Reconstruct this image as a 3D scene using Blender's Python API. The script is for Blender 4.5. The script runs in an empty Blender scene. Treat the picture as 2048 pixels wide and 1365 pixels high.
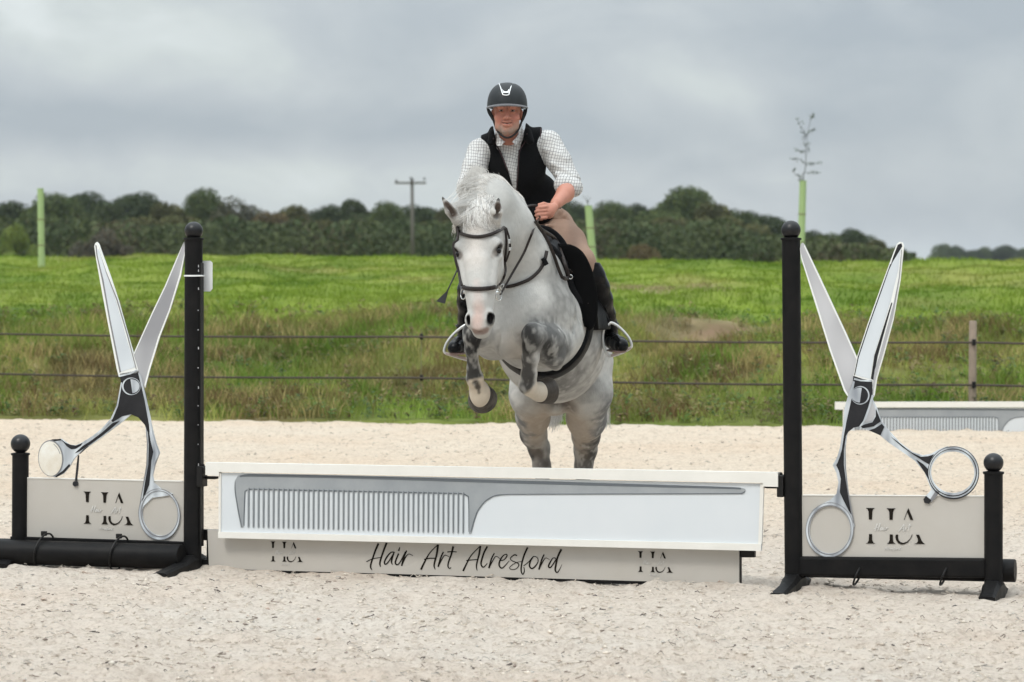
import bpy, bmesh, math, random
import numpy as np
from mathutils import Vector, Matrix
from mathutils.geometry import tessellate_polygon
from mathutils.bvhtree import BVHTree

SC = bpy.context.scene
COL = SC.collection
rng = np.random.default_rng(7)
random.seed(7)
FPX = 5726.0       # focal length in photo pixels (photo 2048 px wide)
CH = 1.4817        # camera height
HY = 554.0         # horizon row in the photo

# ------------------------------------------------------------------ camera
cam = bpy.data.cameras.new("camera")
cam_o = bpy.data.objects.new("camera", cam)
COL.objects.link(cam_o)
cam_o.location = (0, 0, CH)
cam_o.rotation_euler = (math.radians(90), 0, 0)
cam.sensor_width = 36.0
cam.lens = 36.0 * FPX / 2048.0
cam.shift_y = -(682.5 - HY) / 2048.0
cam.clip_start = 0.5
cam.clip_end = 6000
cam.dof.use_dof = True
cam.dof.focus_distance = 14.1
cam.dof.aperture_fstop = 4.8
SC.camera = cam_o
SC.view_settings.view_transform = 'Standard'
SC.view_settings.look = 'None'
SC.view_settings.gamma = 1.0
SC.view_settings.exposure = 0.16
SC.cycles.max_bounces = 6
SC.cycles.transparent_max_bounces = 4
SC.render.film_transparent = False

# ------------------------------------------------------------------ world: overcast sky
SUN_EL, SUN_AZ = math.radians(52), math.radians(215)
world = bpy.data.worlds.new("World")
SC.world = world
world.use_nodes = True
wn, wl = world.node_tree.nodes, world.node_tree.links
wn.clear()
out = wn.new('ShaderNodeOutputWorld')
bg = wn.new('ShaderNodeBackground'); bg.inputs['Strength'].default_value = 0.1
wl.new(bg.outputs[0], out.inputs[0])
sky = wn.new('ShaderNodeTexSky'); sky.sky_type = 'NISHITA'; sky.sun_disc = False
sky.sun_elevation = SUN_EL; sky.sun_rotation = SUN_AZ
tc = wn.new('ShaderNodeTexCoord')
sep = wn.new('ShaderNodeSeparateXYZ'); wl.new(tc.outputs['Generated'], sep.inputs[0])

def wmath(op, a, b=None, clamp=False):
    n = wn.new('ShaderNodeMath'); n.operation = op; n.use_clamp = clamp
    for i, v in enumerate((a, b)):
        if v is None: continue
        if isinstance(v, (int, float)): n.inputs[i].default_value = v
        else: wl.new(v, n.inputs[i])
    return n.outputs[0]

def wnoise(sx, sy, sz, scale, detail, rough, off=0.0, dist=0.0):
    m = wn.new('ShaderNodeMapping'); m.inputs['Scale'].default_value = (sx, sy, sz)
    m.inputs['Location'].default_value = (off, off * .3, off * .7)
    wl.new(tc.outputs['Generated'], m.inputs['Vector'])
    n = wn.new('ShaderNodeTexNoise'); n.inputs['Scale'].default_value = scale
    n.inputs['Detail'].default_value = detail; n.inputs['Roughness'].default_value = rough
    n.inputs['Distortion'].default_value = dist
    wl.new(m.outputs[0], n.inputs['Vector'])
    return n.outputs['Fac']

def wblob(cx, cz, rx, rz):
    """soft patch of cloud round a direction (x = azimuth slope, z = elevation slope)"""
    a = wmath('DIVIDE', wmath('SUBTRACT', sep.outputs[0], cx), rx)
    b = wmath('DIVIDE', wmath('SUBTRACT', sep.outputs[2], cz), rz)
    d = wmath('ADD', wmath('MULTIPLY', a, a), wmath('MULTIPLY', b, b))
    g = wmath('POWER', 2.718, wmath('MULTIPLY', d, -1.0))
    front = wmath('GREATER_THAN', sep.outputs[1], 0.0)
    return wmath('MULTIPLY', g, front)

n1 = wnoise(1, 1, 1.7, 7.5, 6, .5, 3.1, .35)
n2 = wnoise(1, 1, 1.9, 17.0, 5, .52, 7.7, .5)
dens = wmath('ADD', wmath('MULTIPLY', wmath('SUBTRACT', n1, .5), 1.9), wmath('MULTIPLY', wmath('SUBTRACT', n2, .5), .95))
dens = wmath('ADD', dens, wmath('MULTIPLY', wblob(-.14, .080, .055, .020), .48))
dens = wmath('ADD', dens, wmath('MULTIPLY', wblob(-.10, .036, .13, .010), .28))
dens = wmath('ADD', dens, wmath('MULTIPLY', wblob(.08, .030, .07, .010), .12))
dens = wmath('ADD', dens, wmath('MULTIPLY', wblob(-.12, .053, .12, .011), -.38))
dens = wmath('ADD', dens, wmath('MULTIPLY', wblob(.12, .085, .10, .03), -.16))
dens = wmath('ADD', dens, wmath('MULTIPLY', wblob(.05, .048, .10, .012), -.16))
dens = wmath('ADD', dens, wmath('MULTIPLY', wblob(.16, .018, .08, .012), -.12))
dens = wmath('ADD', dens, .36, )
rampn = wn.new('ShaderNodeValToRGB'); wl.new(dens, rampn.inputs[0])
cr = rampn.color_ramp
cr.elements[0].position = 0.0; cr.elements[0].color = (.375, .42, .46, 1)
cr.elements[1].position = 1.0; cr.elements[1].color = (.70, .745, .75, 1)
e = cr.elements.new(.42); e.color = (.475, .515, .54, 1)
e = cr.elements.new(.65); e.color = (.555, .60, .60, 1)
# an overcast dome is brighter overhead than at the horizon
zc = wmath('MAXIMUM', sep.outputs[2], 0.0)
lift = wmath('ADD', 10.4, wmath('MULTIPLY', wmath('POWER', zc, 1.9), 38.0))
low = wmath('GREATER_THAN', sep.outputs[2], -0.02)
vm = wn.new('ShaderNodeVectorMath'); vm.operation = 'SCALE'
wl.new(rampn.outputs[0], vm.inputs[0]); wl.new(lift, vm.inputs['Scale'])
mx = wn.new('ShaderNodeMix'); mx.data_type = 'RGBA'; mx.inputs[0].default_value = 0.93
wl.new(sky.outputs[0], mx.inputs[6]); wl.new(vm.outputs[0], mx.inputs[7])
wl.new(mx.outputs[2], bg.inputs['Color'])

# ------------------------------------------------------------------ sun, veiled by cloud
sl = bpy.data.lights.new("sun", 'SUN'); sl.energy = 1.45; sl.angle = math.radians(16); sl.color = (1, .96, .9)
so = bpy.data.objects.new("sun", sl); COL.objects.link(so); so.location = (-5, -5, 20)
az = math.radians(215)   # from behind the camera, a little to its left
dirv = Vector((math.sin(az) * math.cos(SUN_EL), math.cos(az) * math.cos(SUN_EL), math.sin(SUN_EL)))
so.rotation_euler = dirv.to_track_quat('Z', 'Y').to_euler()

# ------------------------------------------------------------------ helpers
def W(px, py, Y):
    """photo pixel at distance Y -> world point"""
    return Vector(((px - 1024.0) * Y / FPX, Y, CH - (py - HY) * Y / FPX))

def worg(o):
    v = Vector((0, 0, 0))
    while o is not None:
        v += o.location; o = o.parent
    return v

def setup(o, label=None, cat=None, group=None, kind=None):
    if label: o['label'] = label
    if cat: o['category'] = cat
    if group: o['group'] = group
    if kind: o['kind'] = kind
    return o

def empty(name, loc, label, cat, group=None):
    o = bpy.data.objects.new(name, None); COL.objects.link(o)
    o.location = loc; o.empty_display_size = .1
    return setup(o, label, cat, group)

def mk(name, verts, faces, mat, parent=None, smooth=False, cols=None, mats=None, mat_idx=None, keep=False):
    """verts in world coordinates -> one mesh object (coordinates kept relative to its thing)"""
    verts = np.asarray(verts, dtype=np.float64).reshape(-1, 3)
    loc = Vector((0, 0, 0))
    if parent is not None:
        off = worg(parent)
    elif keep:
        off = Vector((0, 0, 0))
    else:
        mn, mxx = verts.min(0), verts.max(0)
        off = Vector(((mn[0] + mxx[0]) / 2, (mn[1] + mxx[1]) / 2, mn[2])); loc = off
    v = verts - np.array(off)
    me = bpy.data.meshes.new(name)
    if isinstance(faces, np.ndarray):
        nf, k = faces.shape
        me.vertices.add(len(v)); me.vertices.foreach_set('co', v.astype(np.float32).ravel())
        me.loops.add(nf * k); me.loops.foreach_set('vertex_index', faces.astype(np.int32).ravel())
        me.polygons.add(nf)
        me.polygons.foreach_set('loop_start', np.arange(0, nf * k, k, dtype=np.int32))
        me.update(calc_edges=True)
    else:
        me.from_pydata([tuple(a) for a in v], [], [tuple(int(i) for i in f) for f in faces])
    if smooth: me.polygons.foreach_set('use_smooth', np.ones(len(me.polygons), dtype=bool))
    if cols is not None:
        cols = np.asarray(cols, dtype=np.float32)
        if cols.shape[1] == 3: cols = np.hstack([cols, np.ones((len(cols), 1), np.float32)])
        a = me.color_attributes.new('Col', 'FLOAT_COLOR', 'POINT'); a.data.foreach_set('color', cols.ravel())
    for m in (mats or [mat]): me.materials.append(m)
    if mat_idx is not None: me.polygons.foreach_set('material_index', np.asarray(mat_idx, dtype=np.int32))
    me.validate(); me.update()
    o = bpy.data.objects.new(name, me); COL.objects.link(o)
    o.location = loc
    if parent is not None: o.parent = parent
    return o

class MB:
    """collects shapes into one mesh"""
    def __init__(s): s.v = []; s.f = []; s.c = []
    def add(s, v, f, c=None):
        b = len(s.v); s.v += [tuple(p) for p in v]; s.f += [tuple(i + b for i in q) for q in f]
        if c is not None: s.c += [c] * len(v)
        return s
    def box(s, c, d, u=None, bev=0.0, col=None):
        """box centre c, half sizes d along axes u (3 vectors); bevelled edges"""
        u = u or (Vector((1, 0, 0)), Vector((0, 1, 0)), Vector((0, 0, 1)))
        c = Vector(c)
        bm = bmesh.new(); bmesh.ops.create_cube(bm, size=2)
        for v in bm.verts: v.co = Vector((v.co.x * d[0], v.co.y * d[1], v.co.z * d[2]))
        if bev > 0: bmesh.ops.bevel(bm, geom=list(bm.edges) , offset=bev, segments=2, profile=.6, affect='EDGES')
        bm.verts.index_update()
        s.add([c + u[0] * v.co.x + u[1] * v.co.y + u[2] * v.co.z for v in bm.verts],
              [[v.index for v in f.verts] for f in bm.faces], col)
        bm.free(); return s
    def tube(s, pts, r, n=10, cap=True, flat=1.0, col=None, nrm=None):
        """swept tube; r scalar or list; flat<1 squashes it along nrm"""
        P = [Vector(p) for p in pts]; m = len(P)
        R = r if isinstance(r, (list, tuple)) else [r] * m
        v = []; f = []
        prev = None
        for i in range(m):
            t = (P[min(i + 1, m - 1)] - P[max(i - 1, 0)])
            if t.length < 1e-9: t = Vector((0, 0, 1))
            t.normalize()
            if nrm is not None:
                a = Vector(nrm) - t * t.dot(Vector(nrm))
            elif prev is None:
                a = t.cross(Vector((0, 0, 1)) if abs(t.z) < .9 else Vector((1, 0, 0)))
            else:
                a = prev - t * prev.dot(t)
            if a.length < 1e-6: a = t.orthogonal()
            a.normalize(); prev = a; b = t.cross(a)
            for k in range(n):
                w = 2 * math.pi * k / n
                v.append(P[i] + a * (math.cos(w) * R[i] * flat) + b * (math.sin(w) * R[i]))
        for i in range(m - 1):
            for k in range(n):
                f.append((i * n + k, i * n + (k + 1) % n, (i + 1) * n + (k + 1) % n, (i + 1) * n + k))
        if cap: f.append(tuple(range(n))[::-1]); f.append(tuple((m - 1) * n + k for k in range(n)))
        return s.add(v, f, col)
    def lathe(s, c, prof, n=28, axis=Vector((0, 0, 1)), col=None):
        """prof: list of (radius, height)"""
        c = Vector(c); ax = axis.normalized(); a = ax.orthogonal().normalized(); b = ax.cross(a)
        v = []; f = []; m = len(prof)
        for r, h in prof:
            for k in range(n):
                w = 2 * math.pi * k / n
                v.append(c + ax * h + a * (math.cos(w) * r) + b * (math.sin(w) * r))
        for i in range(m - 1):
            for k in range(n):
                f.append((i * n + k, i * n + (k + 1) % n, (i + 1) * n + (k + 1) % n, (i + 1) * n + k))
        f.append(tuple(range(n))[::-1]); f.append(tuple((m - 1) * n + k for k in range(n)))
        return s.add(v, f, col)
    def ball(s, c, r, n=24, sc=(1, 1, 1), col=None):
        c = Vector(c); v = []; f = []
        m = n // 2
        for i in range(m + 1):
            th = math.pi * i / m
            for k in range(n):
                w = 2 * math.pi * k / n
                v.append((c.x + r * sc[0] * math.sin(th) * math.cos(w), c.y + r * sc[1] * math.sin(th) * math.sin(w), c.z + r * sc[2] * math.cos(th)))
        for i in range(m):
            for k in range(n):
                f.append((i * n + k, (i + 1) * n + k, (i + 1) * n + (k + 1) % n, i * n + (k + 1) % n))
        return s.add(v, f, col)
    def build(s, name, mat, parent=None, smooth=False, keep=False):
        o = mk(name, s.v, s.f, mat, parent, smooth, cols=(np.array(s.c) if s.c else None), keep=keep)
        if smooth == 'auto':
            me = o.data
            me.polygons.foreach_set('use_smooth', np.ones(len(me.polygons), dtype=bool))
            bm = bmesh.new(); bm.from_mesh(me)
            for e in bm.edges:
                if len(e.link_faces) == 2 and e.calc_face_angle(0) > math.radians(40): e.smooth = False
            bm.to_mesh(me); bm.free()
        return o

def spline(pts, sub=6, closed=False):
    """Catmull-Rom through points of any dimension"""
    P = [np.array(p, dtype=float) for p in pts]; m = len(P); out = []
    rngi = range(m) if closed else range(m - 1)
    for i in rngi:
        if closed: a, b, c, d = P[(i - 1) % m], P[i], P[(i + 1) % m], P[(i + 2) % m]
        else: a, b, c, d = P[max(i - 1, 0)], P[i], P[i + 1], P[min(i + 2, m - 1)]
        for k in range(sub):
            t = k / sub
            out.append(.5 * ((2 * b) + (c - a) * t + (2 * a - 5 * b + 4 * c - d) * t * t + (3 * b - a - 3 * c + d) * t ** 3))
    if not closed: out.append(P[-1])
    return out

# value noise on numpy points
def _hash(ix, iy, iz, seed):
    h = (ix * 374761393 + iy * 668265263 + iz * 2147483647 + seed * 1274126177) & 0xffffffff
    h = ((h ^ (h >> 13)) * 1274126177) & 0xffffffff
    h = (h ^ (h >> 16)) & 0xffffffff
    return h.astype(np.float64) / 4294967295.0
def vnoise(P, scale, seed=0, octv=3, rough=.5):
    P = np.asarray(P, dtype=np.float64)
    tot = np.zeros(len(P)); amp = 1.0; nrm = 0
    for o in range(octv):
        Q = P * scale * (2 ** o) + 17.3 * o
        I = np.floor(Q).astype(np.int64); Fr = Q - I; Fr = Fr * Fr * (3 - 2 * Fr)
        v = 0
        for dx in (0, 1):
            for dy in (0, 1):
                for dz in (0, 1):
                    w = (Fr[:, 0] if dx else 1 - Fr[:, 0]) * (Fr[:, 1] if dy else 1 - Fr[:, 1]) * (Fr[:, 2] if dz else 1 - Fr[:, 2])
                    v = v + w * _hash(I[:, 0] + dx, I[:, 1] + dy, I[:, 2] + dz, seed + o)
        tot += v * amp; nrm += amp; amp *= rough
    return tot / nrm

# ------------------------------------------------------------------ materials
def mat(name, col, rough=.6, metal=0.0, bump=None, var=None, attr=False, sheen=0.0, spec=.5, coat=0.0, vs=None):
    """bump=(scale,strength,detail[,stretch]); var=(scale,amount,col2)"""
    m = bpy.data.materials.new(name); m.use_nodes = True
    nt = m.node_tree; N, L = nt.nodes, nt.links
    b = N['Principled BSDF']
    b.inputs['Base Color'].default_value = (*col, 1); b.inputs['Roughness'].default_value = rough
    b.inputs['Metallic'].default_value = metal; b.inputs['Specular IOR Level'].default_value = spec
    b.inputs['Sheen Weight'].default_value = sheen
    b.inputs['Coat Weight'].default_value = coat
    src = None
    tcn = N.new('ShaderNodeTexCoord')
    if attr:
        a = N.new('ShaderNodeVertexColor'); a.layer_name = 'Col'; src = a.outputs['Color']
    if var:
        n = N.new('ShaderNodeTexNoise'); n.inputs['Scale'].default_value = var[0]; n.inputs['Detail'].default_value = 6
        n.inputs['Roughness'].default_value = .65
        if vs:
            mpv = N.new('ShaderNodeMapping'); mpv.inputs['Scale'].default_value = vs; L.new(tcn.outputs['Object'], mpv.inputs[0]); L.new(mpv.outputs[0], n.inputs['Vector']); n.inputs['Detail'].default_value = 1
        else: L.new(tcn.outputs['Object'], n.inputs['Vector'])
        mr = N.new('ShaderNodeMapRange'); mr.inputs[1].default_value = .35; mr.inputs[2].default_value = .7
        mr.inputs[3].default_value = 0; mr.inputs[4].default_value = var[1]
        L.new(n.outputs['Fac'], mr.inputs[0])
        mm = N.new('ShaderNodeMix'); mm.data_type = 'RGBA'
        L.new(mr.outputs[0], mm.inputs[0])
        if src: L.new(src, mm.inputs[6])
        else: mm.inputs[6].default_value = (*col, 1)
        mm.inputs[7].default_value = (*var[2], 1)
        src = mm.outputs[2]
    if src: L.new(src, b.inputs['Base Color'])
    if bump:
        n = N.new('ShaderNodeTexNoise'); n.inputs['Scale'].default_value = bump[0]; n.inputs['Detail'].default_value = bump[2]
        mp = N.new('ShaderNodeMapping'); L.new(tcn.outputs['Object'], mp.inputs['Vector'])
        if len(bump) > 3: mp.inputs['Scale'].default_value = bump[3]
        L.new(mp.outputs[0], n.inputs['Vector'])
        bn = N.new('ShaderNodeBump'); bn.inputs['Strength'].default_value = bump[1]; bn.inputs['Distance'].default_value = .01
        L.new(n.outputs['Fac'], bn.inputs['Height']); L.new(bn.outputs[0], b.inputs['Normal'])
    return m

M = {}
M['black'] = mat('black_plastic', (.0065, .0065, .0068), .5, bump=(60, .12, 4), var=(9, .5, (.018, .016, .015)), spec=.12)
M['blackmet'] = mat('black_metal', (.007, .007, .007), .45, var=(14, .4, (.02, .017, .015)), spec=.25)
M['white'] = mat('white_board', (.78, .79, .79), .45, var=(3, .35, (.66, .66, .65)), bump=(25, .05, 3))
M['bluewhite'] = mat('pale_blue_board', (.61, .645, .67), .35, var=(2.2, .6, (.66, .68, .70)))
M['cream'] = mat('cream_rail', (.76, .74, .69), .5, var=(5, .4, (.62, .60, .55)))
M['taupe'] = mat('taupe_panel', (.45, .42, .375), .5, var=(2.5, .6, (.50, .475, .44)))
M['comb'] = mat('comb_grey', (.255, .275, .29), .4, var=(2.5, .9, (.36, .375, .385)))
M['combdk'] = mat('comb_dark', (.11, .125, .14), .4)
M['ink'] = mat('ink', (.012, .009, .006), .6, spec=.12)
M['inkw'] = mat('white_ink', (.60, .585, .555), .5)
M['p_light'] = mat('print_light_steel', (.62, .66, .69), .32, var=(17, 1., (.23, .25, .28)), vs=(1, 1, .28))
M['p_mid'] = mat('print_mid_steel', (.27, .27, .285), .32, var=(2.6, 1., (.55, .55, .565)), vs=(1.6, 1.6, .8))
M['p_face'] = mat('print_blade_face', (.66, .70, .73), .32, var=(2.4, 1., (.44, .48, .52)), vs=(1.5, 1.5, .7))
M['p_grey'] = mat('print_grey', (.20, .20, .21), .32)
M['p_dark'] = mat('print_dark', (.018, .018, .020), .4, var=(8, .7, (.035, .035, .038)), spec=.15)
M['p_white'] = mat('print_white', (.78, .79, .76), .4)
M['p_pearl'] = mat('print_pearl', (.66, .60, .50), .35, var=(9, 1., (.80, .79, .74)))
# ================================================================== terrain
def yedge(X): return 25.7 - .18 * X
def sandz(X, Y):
    t = np.clip((Y - 17.0) / 6.5, 0, 1); return .16 * t * t * (3 - 2 * t)
FP_T = np.array([0, 1.0, 2.5, 4.5, 6.5, 9.5, 14., 20., 28.5, 33., 45., 80., 180., 420., 5000.])
FP_Z = np.array([.17, .24, .37, .60, .83, 1.04, 1.27, 1.50, 1.80, 1.76, 1.3, -.5, -2.0, -1.5, -1.5])
def scar(X, Y):
    """bare earth showing in the bank"""
    P = np.stack([X, Y, X * 0], 1)
    return np.exp(-(((X - 2.30) / .60) ** 2 + ((Y - 32.3 - .35 * (X - 2.3)) / .80) ** 2) ** 1.5) * 1.0 + (vnoise(P, 3.0, 77, 4, .65) - .5) * 1.9 * np.exp(-((X - 2.3) / 1.1) ** 2 - ((Y - 32.3) / 1.3) ** 2)
def fieldz(X, Y):
    X = np.asarray(X, float); Y = np.asarray(Y, float)
    t = np.clip(Y - yedge(np.clip(X, -30, 30)), 0, None)
    z = np.interp(t, FP_T, FP_Z)
    P = np.stack([X, Y, X * 0], 1)
    w = np.clip(t / 2.0, 0, 1)
    z = z + w * ((vnoise(P, .35, 3, 3) - .5) * .34 + (vnoise(P, 1.6, 5, 2) - .5) * .20 + (vnoise(P, .95, 6, 3) - .5) * .42 * np.exp(-((t - 4.2) / 3.2) ** 2))
    z = z - .26 * np.clip(np.exp(-((X - 2.3) / .75) ** 2 - ((Y - 31.9) / .55) ** 2), 0, 1) + .10 * np.exp(-((X - 2.4) / .8) ** 2 - ((Y - 33.1) / .5) ** 2)
    dip = np.exp(-((X + 8.6) / 1.6) ** 2) * np.exp(-((Y - 54) / 9) ** 2)
    return z - .12 * dip - .007 * np.clip(X, -12, 14) * np.clip(t / 28, 0, 1)

# --- sand arena
def axis(segs):
    a = [np.arange(s, e, d) for s, e, d in segs]; return np.concatenate(a + [[segs[-1][1]]])
xs = axis([(-60, -8, 4), (-8, -5.2, .1), (-5.2, 5.2, .03), (5.2, 8, .1), (8, 60, 4)])
ys = axis([(-30, 6, 3), (6, 9, .2), (9, 17, .028), (17, 27.5, .05), (27.5, 40, 2.5)])
GX, GY = np.meshgrid(xs, ys, indexing='xy')
Pg = np.stack([GX.ravel(), GY.ravel(), GX.ravel() * 0], 1)
zz = sandz(Pg[:, 0], Pg[:, 1])
zz = zz + (vnoise(Pg, 2.6, 8, 3, .6) - .5) * .030 + (vnoise(Pg, .9, 1, 3) - .5) * .035 + (vnoise(Pg, 7., 2, 3, .6) - .5) * .020 + (vnoise(Pg, 28., 4, 2) - .5) * .012
# hoof prints pressed into the sand, more of them on the line of the jump
Zg2 = zz.reshape(len(ys), len(xs))
for i in range(520):
    yq = 1 / rng.uniform(1 / 25.0, 1 / 10.2); xq = rng.uniform(-.2, .2) * yq; a_ = rng.uniform(-.5, .5); r_ = rng.uniform(.055, .08)
    i0, i1 = np.searchsorted(xs, xq - .18), np.searchsorted(xs, xq + .18); j0, j1 = np.searchsorted(ys, yq - .2), np.searchsorted(ys, yq + .2)
    if i1 - i0 < 3 or j1 - j0 < 3: continue
    XX, YY = np.meshgrid(xs[i0:i1] - xq, ys[j0:j1] - yq); u_ = XX * np.cos(a_) + YY * np.sin(a_); v_ = (-XX * np.sin(a_) + YY * np.cos(a_)) * .85
    d_ = np.sqrt(u_ ** 2 + v_ ** 2) / r_
    Zg2[j0:j1, i0:i1] += -rng.uniform(.012, .028) * np.exp(-(d_ / .8) ** 4) + rng.uniform(.008, .016) * np.exp(-((d_ - 1.35) / .35) ** 2)
zz = Zg2.ravel() + (vnoise(Pg, 12., 9, 2) - .5) * .018
beyond = np.clip(Pg[:, 1] - yedge(Pg[:, 0]) - .25, 0, None)
zz = zz - np.clip(beyond * .8, 0, 3.0)
Pg[:, 2] = zz
_sx, _sy, _sz = xs.copy(), ys.copy(), zz.reshape(len(ys), len(xs)).copy()
def sandh(X, Y):
    i = np.clip(np.searchsorted(_sx, X) - 1, 0, len(_sx) - 2); j = np.clip(np.searchsorted(_sy, Y) - 1, 0, len(_sy) - 2)
    u = (X - _sx[i]) / (_sx[i + 1] - _sx[i]); v = (Y - _sy[j]) / (_sy[j + 1] - _sy[j])
    return _sz[j, i] * (1 - u) * (1 - v) + _sz[j, i + 1] * u * (1 - v) + _sz[j + 1, i] * (1 - u) * v + _sz[j + 1, i + 1] * u * v
nx, ny = len(xs), len(ys)
ii = (np.arange(ny - 1)[:, None] * nx + np.arange(nx - 1)[None, :]).ravel()
faces = np.stack([ii, ii + 1, ii + nx + 1, ii + nx], 1)

def sand_material():
    m = bpy.data.materials.new('arena_sand'); m.use_nodes = True
    N, L = m.node_tree.nodes, m.node_tree.links; b = N['Principled BSDF']
    b.inputs['Roughness'].default_value = .95; b.inputs['Specular IOR Level'].default_value = .15
    tc_ = N.new('ShaderNodeTexCoord')
    def noise(sc, det, ro, st=(1, 1, 1)):
        mp = N.new('ShaderNodeMapping'); mp.inputs['Scale'].default_value = st; L.new(tc_.outputs['Object'], mp.inputs[0])
        n = N.new('ShaderNodeTexNoise'); n.inputs['Scale'].default_value = sc; n.inputs['Detail'].default_value = det
        n.inputs['Roughness'].default_value = ro; L.new(mp.outputs[0], n.inputs[0]); return n.outputs['Fac']
    r = N.new('ShaderNodeValToRGB'); L.new(noise(.55, 6, .6), r.inputs[0])
    r.color_ramp.elements[0].position = .35; r.color_ramp.elements[0].color = (.68, .58, .485, 1)
    r.color_ramp.elements[1].position = .65; r.color_ramp.elements[1].color = (.69, .62, .54, 1)
    r2 = N.new('ShaderNodeValToRGB'); L.new(noise(38, 8, .75), r2.inputs[0])
    r2.color_ramp.elements[0].position = .30; r2.color_ramp.elements[0].color = (.52, .46, .42, 1)
    r2.color_ramp.elements[1].position = .52; r2.color_ramp.elements[1].color = (1, 1, 1, 1)
    mu = N.new('ShaderNodeMix'); mu.data_type = 'RGBA'; mu.blend_type = 'MULTIPLY'; mu.inputs[0].default_value = .8
    L.new(r.outputs[0], mu.inputs[6]); L.new(r2.outputs[0], mu.inputs[7])
    r3 = N.new('ShaderNodeValToRGB'); L.new(noise(9, 5, .7), r3.inputs[0])
    r3.color_ramp.elements[0].position = .33; r3.color_ramp.elements[0].color = (.74, .70, .68, 1)
    r3.color_ramp.elements[1].position = .5; r3.color_ramp.elements[1].color = (1, 1, 1, 1)
    mu2 = N.new('ShaderNodeMix'); mu2.data_type = 'RGBA'; mu2.blend_type = 'MULTIPLY'; mu2.inputs[0].default_value = .5
    L.new(mu.outputs[2], mu2.inputs[6]); L.new(r3.outputs[0], mu2.inputs[7])
    # the far part of the arena is a drier, more orange sand
    sx = N.new('ShaderNodeSeparateXYZ'); L.new(tc_.outputs['Object'], sx.inputs[0])
    mr = N.new('ShaderNodeMapRange'); mr.inputs[1].default_value = 15; mr.inputs[2].default_value = 19
    L.new(sx.outputs[1], mr.inputs[0])
    mu3 = N.new('ShaderNodeMix'); mu3.data_type = 'RGBA'; mu3.blend_type = 'MULTIPLY'
    L.new(mr.outputs[0], mu3.inputs[0]); L.new(mu2.outputs[2], mu3.inputs[6]); mu3.inputs[7].default_value = (.99, .95, .88, 1)
    L.new(mu3.outputs[2], b.inputs['Base Color'])
    bn = N.new('ShaderNodeBump'); bn.inputs['Strength'].default_value = .9; bn.inputs['Distance'].default_value = .022
    L.new(noise(55, 8, .8), bn.inputs['Height']); L.new(bn.outputs[0], b.inputs['Normal'])
    return m
M['sand'] = sand_material()
setup(mk('sand_arena', Pg, faces, M['sand'], keep=True, smooth=True), kind='structure')

# --- field and bank
xs = axis([(-2500, -200, 460), (-200, -40, 16), (-40, -14, 1.), (-14, 16, .22), (16, 40, 1.), (40, 200, 16), (200, 2500, 460)])
ts = axis([(-.12, 12, .16), (12, 36, .3), (36, 60, 2), (60, 500, 20), (500, 4500, 500)])
GX, GT = np.meshgrid(xs, ts, indexing='xy')
GY = GT + yedge(np.clip(GX, -30, 30))
Xr, Yr, Tr = GX.ravel(), GY.ravel(), GT.ravel()
Z = fieldz(Xr, Yr); Z = np.where(Tr < 0, .02, Z)
Pf = np.stack([Xr, Yr, Z], 1)
nx = len(xs); ny = len(ts)
ii = (np.arange(ny - 1)[:, None] * nx + np.arange(nx - 1)[None, :]).ravel()
faces = np.stack([ii, ii + 1, ii + nx + 1, ii + nx], 1)
def grass_kind(X, Y, extra=0):
    """0 = rough tan grass of the bank, 1 = bright pasture"""
    P = np.stack([X, Y * .8, X * 0], 1)
    t = Y - yedge(X)
    k = (t - 5.6 - (1.5 * np.exp(-((X + 1.4) / 1.6) ** 2))) / 2.4 + (vnoise(P, .55, 11, 3) - .5) * 2.6
    return np.clip(k, 0, 1)
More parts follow.
